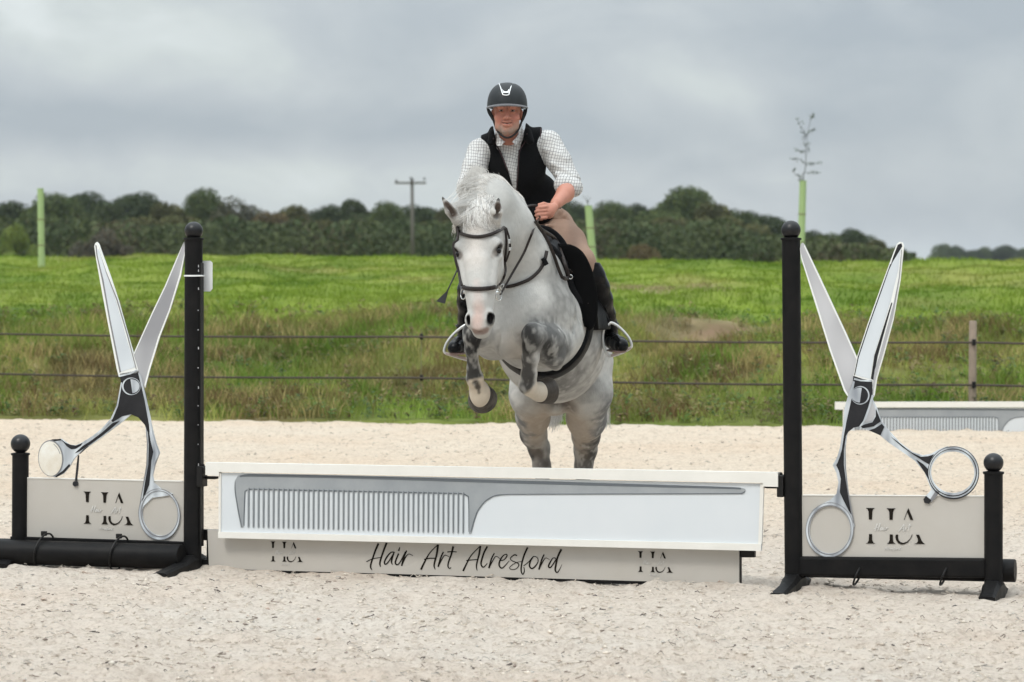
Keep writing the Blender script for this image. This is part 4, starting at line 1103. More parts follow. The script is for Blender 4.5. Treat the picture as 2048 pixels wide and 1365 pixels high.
# ================= poles tied to the wings
def pole(x0, y0, x1, y1, off, rpx, label, group):
    a, b_ = J(x0, y0, off), J(x1, y1, off); r = rpx * 14 / FPX
    root = mk  # placeholder to keep names short
    m = MB(); d = (b_ - a).normalized()
    m.tube([a, a + d * .004, (a + b_) / 2, b_ - d * .004, b_], [r * .96, r, r, r, r * .96], 36)
    o_ = m.build('jump_pole', M['black'], None, smooth='auto')
    return setup(o_, label, 'jump pole', group)
GP = 'black poles strapped along the wings'
pole(-420, 1092, 363, 1114, .110, 25.5, 'front black pole of the two lying along the foot of the left wing', GP)
pole(-430, 1090, 376, 1110, -.06, 25, 'rear black pole at the left wing, its end just behind the front one', GP)
pole(1604, 1132, 2031, 1142, -.075, 22, 'black pole behind the right wing, its end sticking out past the short post', GP)
def strap(px, y0, y1, off0, rr, lab):
    c0 = J(px, (y0 + y1) / 2, off0); pts = []
    r = rr
    for k in range(25):
        a = 2 * math.pi * k / 24; pts.append(c0 + N3 * math.cos(a) * r[0] + Vector((0, 0, 1)) * math.sin(a) * r[1] + U3 * .02 * math.sin(a))
    m = MB(); m.tube(pts, .005, 8)
    m.box(c0 + Vector((0, 0, r[1])) , (.014, .010, .012), JAX, bev=.003)
    return setup(m.build('strap', M['blackmet'], None, smooth='auto'), lab, 'strap', 'straps holding the poles')
strap(88, 1070, 1133, .078, (.105, .087), 'black strap nearer the short post round the left wing\'s poles')
strap(238, 1075, 1139, .078, (.105, .087), 'black strap nearer the tall post round the left wing\'s poles')
strap(1717, 1138, 1162, -.02, (.075, .048), 'black strap nearer the tall post round the right wing\'s pole')
strap(1890, 1138, 1162, -.02, (.075, .048), 'black strap nearer the short post round the right wing\'s pole')

# ================= comb plank
def comb_plank(label, first=True):
    ref = .03
    c = J(980, 1010, ref)
    root = empty('comb_plank', Vector((c.x, c.y, J(980, 1085, ref).z)), label, 'jump plank', 'hanging planks printed with a comb')
    m = MB(); prism(m, [[(440, 946), (1528, 968), (1523, 1096), (438, 1074)]], .030, .014, ref); bd = m.build('board', M['bluewhite'], root)
    m = MB(); prism(m, [[(413, 925), (1557, 945), (1557, 974), (1527, 973), (1527, 966), (440, 944), (440, 952), (413, 950)]], .044, .040, ref)
    m.build('top_rail', M['cream'], root)
    m = MB(); prism(m, [[(438, 1064), (1523, 1088), (1523, 1102), (438, 1076)]], .042, .030, ref); m.build('bottom_lip', M['cream'], root)
    m = MB(); prism(m, [[(438, 946), (443, 946), (442, 1064), (438, 1064)]], .036, .020, ref); m.build('end_trim', M['cream'], root)
    m = MB(); prism(m, [[(1521, 967), (1528, 967), (1524, 1088), (1517, 1088)]], .036, .020, ref); m.build('end_trim', M['cream'], root)
    o1 = .0325
    body = [(470, 985), (470, 962), (476, 952), (490, 949), (700, 953), (980, 961), (1230, 968), (1480, 975.5), (1490, 978), (1492, 982), (1489, 986), (1480, 988.5), (1240, 989), (1010, 990), (988, 994), (970, 1005), (956, 1024), (949, 1045), (943, 1068), (938, 1068),
            (939, 1010), (938, 998), (933, 991), (924, 987), (700, 982), (500, 978), (491, 982), (489, 990), (487, 1055), (482, 1056), (476, 1026)]
    m = MB(); prism(m, [body], o1, .0015, ref); m.build('comb_print', M['comb'], root)
    m = MB(); ribbon(m, [(480, 953.5, 3), (492, 951.5, 4.5), (520, 951.5, 5), (700, 955, 5), (980, 963, 6), (1230, 970, 5.5), (1450, 976, 4), (1482, 978, 3)], 4, o1 + .0012, .001, ref)
    ribbon(m, [(470.5, 964, 1), (471, 985, 2), (478, 1026, 2), (484, 1054, 1)], 2, o1 + .0012, .001, ref)
    ribbon(m, [(942, 1064, 1.5), (949, 1040, 2), (957, 1020, 2), (972, 1002, 2), (990, 992, 2), (1012, 989.5, 1.8), (1050, 989, 1.6), (1240, 988.3, 1.6), (1460, 987.6, 1.8), (1484, 987, 2), (1490, 983, 1.5)], 2, o1 + .0012, .001, ref)
    ribbon(m, [(488.5, 1052, 1), (490, 990, 2), (493, 982, 2), (502, 979, 2.4), (530, 979.5, 2.4), (700, 983, 2.4), (900, 987.3, 2.4), (924, 988, 2.4), (934, 992, 2.4), (937.5, 1000, 2), (938, 1064, 1)], 2, o1 + .0012, .001, ref)
    m.build('comb_outline', M['combdk'], root)
    m = MB(); m2 = MB(); m3 = MB()
    for i in range(44):
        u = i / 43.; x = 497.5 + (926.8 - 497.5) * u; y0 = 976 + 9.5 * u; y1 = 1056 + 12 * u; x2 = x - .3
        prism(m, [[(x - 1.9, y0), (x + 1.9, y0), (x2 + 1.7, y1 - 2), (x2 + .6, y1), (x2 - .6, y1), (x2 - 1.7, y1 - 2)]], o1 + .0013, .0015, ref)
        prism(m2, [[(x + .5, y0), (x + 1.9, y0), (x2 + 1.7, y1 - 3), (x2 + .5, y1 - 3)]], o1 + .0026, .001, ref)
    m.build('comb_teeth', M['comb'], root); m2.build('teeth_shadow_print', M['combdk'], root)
    m = MB(); ribbon(m, [(445, 949, .8), (1522, 971, .8), (1518, 1090, .8)], .8, o1 - .0005, .001, ref, sub=1); m.build('print_border', M['white'], root)
    return root
plank = comb_plank('near white plank with big grey comb print, hung between the two scissors wings')
# the second jump far right: a copy of the plank, rotated to face the camera, partly sunk behind the raised sand
far = plank.copy(); COL.objects.link(far)
for ch in plank.children:
    q = ch.copy(); COL.objects.link(q); q.parent = far
far['label'] = 'distant white comb plank lying at the grass edge on the far right'
Yf = 24.55
a_far = W(1670, 808, Yf)
# local x of the plank's left end relative to its root
pl = J(413, 925, .03) - plank.location
ang = math.radians(17.3 - 1.5)
Rm = Matrix.Rotation(ang, 3, 'Z'); ploc = Rm @ Vector((pl.x, pl.y, pl.z)) * 1.0
far.rotation_euler = (0, 0, ang)
far.location = Vector((a_far.x, Yf, a_far.z)) - ploc + Vector((0, 0, .015))

# ================= filler board
ref = -.02
c = J(945, 1160, ref)
fil = empty('filler_board', Vector((c.x, c.y, 0)), 'long beige filler board on the sand lettered Hair Art Alresford between two small logos', 'filler board')
m = MB(); prism(m, [[(415, 1060), (1478, 1085), (1478, 1168.5), (418, 1137.5)]], -.020, .012, ref); m.build('board', M['taupe2'] if 'taupe2' in M else M['taupe'], fil)
m = MB()
prism(m, [[(400, 1060), (1508, 1085), (1508, 1116), (1480, 1116), (1480, 1172), (1474, 1175), (418, 1148), (411, 1142), (411, 1082), (400, 1081)]], -.034, .028, ref)
m.build('frame', M['blackmet'], fil)
m = MB(); prism(m, [[(418, 1137), (1479, 1168), (1479, 1174), (418, 1143)]], -.022, .016, ref)
m.build('bottom_strip', M['black'], fil)
m = MB(); prism(m, [[(400, 1120), (416, 1120), (416, 1141), (400, 1140)]], -.028, .02, ref); m.build('end_bracket', M['black'], fil)
logo((541, 1083, 606, 1124), .022, -.0178, ref, fil)
logo((1275.5, 1102.5, 1346, 1145), .022, -.0178, ref, fil)
def sc1(pts, bx=730): return [(bx + x / 10.24, 1070 + y / 10.24, w_ / 10.24) for x, y, w_ in pts]
W1 = [[(278, 178, 40), (215, 320, 36), (160, 480, 32), (122, 600, 32), (118, 670, 30), (150, 725, 10)], [(445, 165, 42), (385, 320, 36), (330, 480, 34), (305, 590, 30), (322, 658, 14)], [(30, 552, 18), (150, 495, 18), (250, 475, 16), (345, 462, 16)],
      [(612, 362, 22), (540, 358, 24), (460, 440, 30), (402, 550, 30), (418, 605, 26), (485, 550, 24), (592, 375, 22)], [(590, 375, 28), (552, 500, 32), (545, 565, 28), (566, 612, 12)],
      [(692, 385, 28), (645, 490, 30), (622, 575, 30), (665, 615, 26), (730, 545, 24), (830, 350, 24)], [(716, 252, 14), (690, 332, 34)],
      [(855, 322, 28), (800, 450, 34), (752, 638, 30)], [(752, 630, 24), (820, 480, 24), (880, 402, 16), (925, 398, 14), (984, 432, 8)],
      [(1148, 714, 40), (1215, 570, 34), (1330, 370, 22), (1492, 205, 18)], [(1497, 200, 44), (1470, 400, 38), (1428, 560, 34), (1418, 645, 28), (1442, 712, 10)], [(1212, 505, 26), (1320, 482, 24), (1440, 482, 22)],
      [(1608, 350, 26), (1552, 470, 32), (1500, 655, 34)], [(1500, 650, 24), (1570, 512, 20), (1622, 432, 16), (1660, 420, 14), (1732, 456, 9)],
      [(1808, 238, 40), (1770, 400, 34), (1712, 560, 30), (1702, 650, 26), (1738, 692, 18), (1762, 662, 9)], [(1688, 352, 24), (1780, 346, 22), (1882, 352, 16)]]
W2 = [[(-38, 742, 36), (30, 600, 30), (130, 420, 22), (312, 232, 18)], [(318, 226, 38), (290, 400, 34), (248, 560, 30), (236, 660, 26), (252, 734, 10)], [(28, 527, 22), (130, 516, 18), (255, 506, 18)],
      [(458, 238, 36), (390, 370, 34), (342, 520, 34), (332, 610, 30), (380, 664, 24), (458, 582, 12)], [(604, 376, 22), (540, 500, 30), (492, 684, 34)], [(492, 680, 22), (570, 530, 20), (622, 450, 16), (660, 448, 13), (716, 490, 8)],
      [(716, 532, 16), (800, 512, 20), (860, 435, 24), (846, 400, 22), (780, 432, 24), (712, 540, 32), (704, 635, 30), (762, 682, 26), (850, 600, 16), (905, 530, 8)],
      [(1068, 428, 24), (1012, 412, 26), (932, 478, 18), (962, 530, 16), (1078, 580, 20), (1104, 630, 20), (1040, 700, 14), (945, 706, 14), (916, 670, 14), (985, 606, 14), (1080, 560, 12), (1165, 548, 12)],
      [(1284, 258, 34), (1212, 420, 34), (1162, 600, 30), (1152, 740, 28), (1186, 812, 20), (1216, 742, 20), (1205, 655, 14)], [(1200, 636, 18), (1300, 560, 18), (1372, 470, 16)],
      [(1402, 440, 20), (1342, 540, 30), (1322, 640, 30), (1372, 690, 28), (1442, 642, 26), (1500, 540, 18), (1472, 460, 14), (1402, 440, 14)],
      [(1622, 404, 24), (1570, 520, 32), (1516, 712, 34)], [(1516, 706, 22), (1590, 560, 20), (1642, 482, 16), (1680, 480, 13), (1734, 512, 8)],
      [(1862, 482, 20), (1800, 480, 20), (1732, 590, 32), (1712, 650, 30), (1752, 670, 26), (1820, 580, 24), (1872, 490, 20)], [(1975, 298, 42), (1902, 450, 38), (1862, 620, 36), (1850, 720, 34), (1882, 772, 24), (1932, 722, 16), (1988, 606, 6)]]
for grp, W_, bx in ((((0, 3), (3, 5), (5, 7), (7, 9), (9, 12), (12, 14), (14, 16)), W1, 730), (((0, 3), (3, 4), (4, 6), (6, 7), (7, 8), (8, 10), (10, 11), (11, 13), (13, 15)), W2, 930)):
    for i0, i1 in grp:
        m = MB()
        for st in W_[i0:i1]: ribbon(m, sc1(st, bx), 3, -.0180, .0012, ref, sub=4)
        m.build('letter', M['ink'], fil)
# ================================================================== implicit surfaces (for bodies)
class Field:
    def __init__(s, xs, ys, zs):
        s.xs, s.ys, s.zs = [np.asarray(a, dtype=np.float32) for a in (xs, ys, zs)]
        s.F = np.full((len(xs), len(ys), len(zs)), .5, dtype=np.float32)
    def sl(s, lo, hi, m):
        r = []
        for a, l, h in zip((s.xs, s.ys, s.zs), lo, hi):
            i = max(int(np.searchsorted(a, l - m)) - 1, 0); j = min(int(np.searchsorted(a, h + m)) + 1, len(a)); r.append(slice(i, max(j, i)))
        return tuple(r)
    def grid(s, sl):
        return s.xs[sl[0]][:, None, None], s.ys[sl[1]][None, :, None], s.zs[sl[2]][None, None, :]
    def comb(s, sl, d, k, op):
        A = s.F[sl]
        if op == 'add':
            h = np.clip(.5 + .5 * (A - d) / k, 0, 1); s.F[sl] = A * (1 - h) + d * h - k * h * (1 - h)
        else:
            d = -d; h = np.clip(.5 - .5 * (A - d) / k, 0, 1); s.F[sl] = A * (1 - h) + d * h + k * h * (1 - h)
    def ell(s, c, r, k=.03, ax=None, op='add'):
        c = np.array(c, dtype=np.float32); r = np.array(r, dtype=np.float32); m = k + .02; R = r.max() if ax is not None else r
        sl = s.sl(c - R, c + R, m); X, Y, Z = s.grid(sl)
        if X.size == 0 or Y.size == 0 or Z.size == 0: return
        X, Y, Z = X - c[0], Y - c[1], Z - c[2]
        if ax is not None:
            a, b, e = [np.array(q, dtype=np.float32) for q in ax]
            X, Y, Z = X * a[0] + Y * a[1] + Z * a[2], X * b[0] + Y * b[1] + Z * b[2], X * e[0] + Y * e[1] + Z * e[2]
        k0 = np.sqrt((X / r[0]) ** 2 + (Y / r[1]) ** 2 + (Z / r[2]) ** 2); k1 = np.sqrt((X / r[0] ** 2) ** 2 + (Y / r[1] ** 2) ** 2 + (Z / r[2] ** 2) ** 2)
        s.comb(sl, k0 * (k0 - 1) / (k1 + 1e-6), k, op)
    def cap(s, a, b, ra, rb, k=.03, op='add', sc=(1, 1, 1)):
        """tapered capsule; sc widens the cross-section along x, y, z"""
        a = np.array(a, dtype=np.float32); b = np.array(b, dtype=np.float32); sc = np.array(sc, dtype=np.float32); R = max(ra, rb) * sc
        sl = s.sl(np.minimum(a, b) - R, np.maximum(a, b) + R, k + .02); X, Y, Z = s.grid(sl)
        if X.size == 0 or Y.size == 0 or Z.size == 0: return
        aa = a / sc; d = (b - a) / sc; L = float(d @ d) + 1e-9
        X, Y, Z = X / sc[0] - aa[0], Y / sc[1] - aa[1], Z / sc[2] - aa[2]
        t = np.clip((X * d[0] + Y * d[1] + Z * d[2]) / L, 0, 1)
        D = np.sqrt((X - t * d[0]) ** 2 + (Y - t * d[1]) ** 2 + (Z - t * d[2]) ** 2) - (ra + (rb - ra) * t)
        s.comb(sl, D * float(sc.min()), k, op)
    def chain(s, pts, k=.03, sc=(1, 1, 1)):
        for (p, r), (q, r2) in zip(pts[:-1], pts[1:]): s.cap(p, q, r, r2, k, 'add', sc)

def surfnets(F, xs, ys, zs):
    S = F < 0
    c = np.zeros(tuple(n - 1 for n in F.shape), dtype=np.int8)
    for dx in (0, 1):
        for dy in (0, 1):
            for dz in (0, 1): c += S[dx:F.shape[0] - 1 + dx, dy:F.shape[1] - 1 + dy, dz:F.shape[2] - 1 + dz]
    act = (c > 0) & (c < 8); I = np.argwhere(act); n = len(I)
    idx = np.full(c.shape, -1, dtype=np.int32); idx[act] = np.arange(n)
    acc = np.zeros((n, 3)); cnt = np.zeros(n)
    cor = [(0, 0, 0), (1, 0, 0), (0, 1, 0), (1, 1, 0), (0, 0, 1), (1, 0, 1), (0, 1, 1), (1, 1, 1)]
    val = [F[I[:, 0] + d[0], I[:, 1] + d[1], I[:, 2] + d[2]] for d in cor]
    for i, j in ((0, 1), (2, 3), (4, 5), (6, 7), (0, 2), (1, 3), (4, 6), (5, 7), (0, 4), (1, 5), (2, 6), (3, 7)):
        a, b = val[i], val[j]; m = (a < 0) != (b < 0); t = np.where(m, a / np.where(m, a - b, 1), 0)
        p = np.array(cor[i])[None] + t[:, None] * (np.array(cor[j]) - np.array(cor[i]))[None]
        acc[m] += p[m]; cnt[m] += 1
    P = I + acc / cnt[:, None]
    V = np.stack([np.interp(P[:, a], np.arange(len(g)), g) for a, g in enumerate((xs, ys, zs))], 1)
    faces = []
    nx, ny, nz = F.shape
    for axis_ in range(3):
        sl0 = [slice(None)] * 3; sl1 = [slice(None)] * 3
        sl0[axis_] = slice(0, -1); sl1[axis_] = slice(1, None)
        A, B = S[tuple(sl0)], S[tuple(sl1)]; E = np.argwhere(A != B)
        o1, o2 = [a for a in range(3) if a != axis_]
        ok = (E[:, o1] > 0) & (E[:, o2] > 0) & (E[:, o1] < F.shape[o1] - 1) & (E[:, o2] < F.shape[o2] - 1); E = E[ok]
        d1 = np.zeros(3, int); d1[o1] = 1; d2 = np.zeros(3, int); d2[o2] = 1
        q = [idx[tuple((E - d1 - d2).T)], idx[tuple((E - d2).T)], idx[tuple(E.T)], idx[tuple((E - d1).T)]]
        Q = np.stack(q, 1); ins = A[tuple(E.T)]
        if axis_ == 1: ins = ~ins
        Q[~ins] = Q[~ins][:, ::-1]
        faces.append(Q)
    Fc = np.concatenate(faces); Fc = Fc[(Fc >= 0).all(1)]
    return V, Fc
def relax(V, Fc, it=2, lam=.5):
    """light smoothing that keeps volume"""
    e = np.concatenate([Fc[:, [0, 1]], Fc[:, [1, 2]], Fc[:, [2, 3]], Fc[:, [3, 0]]]); e = np.concatenate([e, e[:, ::-1]])
    cnt = np.bincount(e[:, 0], minlength=len(V)).astype(float)
    for i in range(it * 2):
        l = lam if i % 2 == 0 else -lam * 1.04
        s_ = np.stack([np.bincount(e[:, 0], weights=V[e[:, 1], a], minlength=len(V)) for a in range(3)], 1) / np.maximum(cnt, 1)[:, None]
        V = V + l * (s_ - V)
    return V
def iso(f, name, matl, parent, colfn=None, it=2, F=None, grids=None):
    g = grids or (f.xs, f.ys, f.zs); V, Fc = surfnets(F if F is not None else f.F, *g)
    V = relax(V, Fc, it)
    return mk(name, V, Fc, matl, parent, smooth=True, cols=(colfn(V) if colfn else None))
def paint(V, C, a, b, r, col, s=1.0, soft=.5, nz=.35, sc=22, seed=90):
    """blend a coat colour along the segment a-b, ragged by noise"""
    a = np.array(a); b = np.array(b); d = b - a; L = d @ d + 1e-9
    t = np.clip(((V - a) @ d) / L, 0, 1); D = np.linalg.norm(V - a - t[:, None] * d, axis=1) / r
    D = D + (vnoise(V, sc, seed, 3) - .5) * nz * 2
    w = np.clip((1 - D) / soft, 0, 1)[:, None] * s
    C[:] = C * (1 - w) + np.array(col) * w

# ================================================================== horse
hx = axis([(-.40, .72, .0062)]); hy = axis([(13.30, 14.1, .0062), (14.1, 16.75, .0098)]); hz = axis([(-.03, 2.10, .0066)])
H = Field(hx, hy, hz)
P_ = lambda *a: np.array(W(*a))
# torso
for px, py, Yy, rx, ry, rz in [(1046, 632, 14.24, .185, .20, .225), (1060, 640, 14.46, .215, .24, .255), (1058, 560, 14.46, .135, .22, .20), (1083, 646, 14.76, .252, .28, .285), (1076, 560, 14.78, .145, .28, .235),
                               (1098, 670, 15.1, .288, .36, .335), (1092, 600, 15.1, .19, .34, .27), (1108, 687, 15.45, .285, .34, .325), (1122, 702, 15.8, .272, .30, .305), (1128, 708, 16.02, .23, .24, .27)]:
    H.ell(P_(px, py, Yy), (rx, ry, rz), .06)
# breast and shoulders
H.ell(P_(1015, 668, 14.16), (.085, .10, .125), .045); H.ell(P_(1068, 672, 14.14), (.088, .10, .125), .045)
H.ell(P_(1000, 615, 14.36), (.10, .19, .22), .06); H.ell(P_(1112, 640, 14.40), (.100, .20, .19), .06)
# neck
H.chain([(P_(966, 428, 13.92), .088), (P_(975, 414, 14.03), .128), (P_(1004, 458, 14.14), .150), (P_(1028, 520, 14.26), .172), (P_(1044, 590, 14.34), .205)], .06)
H.chain([(P_(1047, 540, 14.40), .16), (P_(1070, 560, 14.62), .15)], .06)
H.chain([(P_(938, 385, 13.98), .040), (P_(955, 376, 14.02), .062), (P_(985, 382, 14.10), .070), (P_(1020, 412, 14.2), .075)], .04)
# ---- head, built in its own frame: u across, v down the face, w out of the face
h0 = P_(957, 415, 13.80); h1 = P_(962, 665, 13.56)
hv = (h1 - h0) / np.linalg.norm(h1 - h0); ya = math.radians(9)
ff = np.array([-math.sin(ya), -math.cos(ya), 0]); hw = ff - hv * (ff @ hv); hw /= np.linalg.norm(hw); hu = np.cross(hw, hv); hu = hu if hu[0] > 0 else -hu
AX = (hu, hv, hw)
def HP(u, v, w): return h0 + hu * u + hv * v + hw * w
def hell(u, v, w, r, k=.03, op='add'): H.ell(HP(u, v, w), r, k, AX, op)
hell(0, .075, -.035, (.088, .085, .085), .03)
hell(0, .165, -.03, (.103, .10, .098), .04)
hell(0, .25, -.015, (.099, .10, .092), .04)
hell(0, .34, -.002, (.086, .11, .080), .04)
hell(0, .43, .002, (.074, .10, .070), .035)
hell(0, .52, .002, (.062, .09, .058), .03)
hell(0, .595, -.002, (.062, .052, .052), .025)
hell(0, .642, -.018, (.040, .026, .032), .022)
for sg in (1, -1):
    hell(sg * .052, .24, -.115, (.042, .12, .095), .045)             # jowl
    hell(sg * .090, .218, .026, (.030, .040, .034), .018); hell(sg * .098, .272, .012, (.018, .020, .022), .015)            # brow over the eye
    H.cap(HP(sg * .080, .29, .02), HP(sg * .060, .42, .03), .014, .010, .03)
    hell(sg * .047, .585, .022, (.026, .038, .028), .018)            # nostril flare
    H.cap(HP(sg * .030, .30, .062), HP(sg * .018, .50, .050), .022, .016, .03)
H.cap(HP(0, .16, .052), HP(0, .52, .040), .030, .020, .04)           # nasal bone
hell(0, .632, .016, (.034, .020, .026), .018)                        # upper lip
for sg in (1, -1):
    hell(sg * .052, .590, .046, (.014 if sg > 0 else .009, .028, .030), .007, 'sub')
    hell(sg * .108, .243, .036, (.014, .020, .020), .010, 'sub')
H.cap(HP(-.03, .650, .020), HP(.03, .650, .020), .004, .004, .008, 'sub')
H.cap(HP(0, .12, -.09), P_(985, 470, 14.08), .085, .12, .05)         # throat
# ears: cupped cones
def ear(base, mid, tip, rb, rm, cup):
    H.cap(base, mid, rb, rm, .012); H.cap(mid, tip, rm, .006, .010)
    c0 = np.array(base) * .45 + np.array(mid) * .55 + cup * .024; c1 = np.array(mid) * .55 + np.array(tip) * .45 + cup * .019
    H.cap(c0, c1, rm * .56, rm * .38, .006, 'sub')
eL = (P_(914, 441, 13.74), P_(901, 421, 13.71), P_(885, 396, 13.70)); eR = (P_(991, 441, 13.73), P_(993, 424, 13.70), P_(997, 398, 13.70))
H.cap(P_(925, 452, 13.83), eL[0], .038, .024, .03); H.cap(P_(980, 455, 13.83), eR[0], .038, .026, .03)
ear(*eL, .024, .027, np.array([.25, -1, 0])); ear(*eR, .025, .031, np.array([.15, -1, 0]))
# ---- forelegs
foreR = [(P_(1000, 655, 14.34), .10), (P_(985, 682, 14.38), .088), (P_(958, 668, 14.12), .062), (P_(946, 662, 14.02), .050)]
H.chain(foreR, .04)
H.ell(P_(945, 668, 13.995), (.046, .045, .055), .02)
H.chain([(P_(944, 680, 14.0), .040), (P_(944, 700, 14.01), .031), (P_(947, 738, 14.06), .029), (P_(949, 755, 14.08), .040)], .022)
H.ell(P_(950, 757, 14.085), (.042, .046, .042), .015)
H.cap(P_(951, 766, 14.10), P_(959, 784, 14.14), .036, .050, .015); H.ell(P_(960, 788, 14.135), (.051, .040, .068), .012)
foreL = [(P_(1118, 670, 14.46), .125), (P_(1100, 690, 14.28), .112), (P_(1090, 683, 14.14), .092), (P_(1072, 672, 14.02), .062)]
H.chain(foreL, .018)
H.ell(P_(1065, 672, 13.98), (.058, .05, .066), .02); H.cap(P_(1108, 712, 14.16), P_(1112, 730, 14.24), .055, .03, .03)
H.chain([(P_(1062, 695, 14.0), .046), (P_(1061, 715, 14.02), .040), (P_(1058, 748, 14.06), .036), (P_(1056, 768, 14.09), .044)], .022)
H.ell(P_(1055, 773, 14.09), (.044, .046, .044), .015)
H.cap(P_(1062, 780, 14.11), P_(1079, 784, 14.16), .038, .052, .015)
# ---- hind legs
for ch in ([(P_(1072, 740, 15.75), .150), (P_(1064, 790, 15.72), .118), (P_(1066, 835, 15.88), .088), (P_(1067, 868, 16.04), .068), (P_(1078, 896, 16.12), .054), (P_(1084, 935, 16.12), .043), (P_(1086, 985, 16.06), .038), (P_(1087, 1030, 16.02), .044), (P_(1086, 1046, 15.97), .042)],
           [(P_(1170, 730, 15.75), .155), (P_(1176, 785, 15.70), .128), (P_(1173, 838, 15.88), .104), (P_(1172, 872, 16.03), .072), (P_(1171, 900, 16.12), .058), (P_(1167, 935, 16.14), .044), (P_(1165, 985, 16.08), .038), (P_(1164, 1030, 16.03), .044), (P_(1163, 1046, 15.98), .042)]):
    H.chain(ch, .045)
H.cap(P_(1066, 862, 16.12), P_(1074, 880, 16.20), .03, .032, .03); H.cap(P_(1180, 862, 16.10), P_(1178, 885, 16.20), .03, .034, .03)
H.ell(P_(1110, 812, 15.72), (.07, .12, .055), .04)                   # sheath between the thighs
# creases and grooves between the muscles
for a_, b_2, r_ in (((1024, 575, 13.98), (1021, 652, 14.02), .008), ((996, 668, 14.06), (1000, 716, 14.16), .008), ((1042, 640, 13.98), (1043, 700, 14.02), .006), ((1078, 590, 14.12), (1092, 655, 14.12), .010), ((1150, 640, 14.3), (1118, 728, 14.25), .010)):
    pa_, pb_ = P_(*a_), P_(*b_2)
    if a_[0] > 1060: pa_[1] += .02; pb_[1] += .02
    H.cap(pa_, pb_, r_, r_ * .7, .025, 'sub')
HF = H.F.copy()

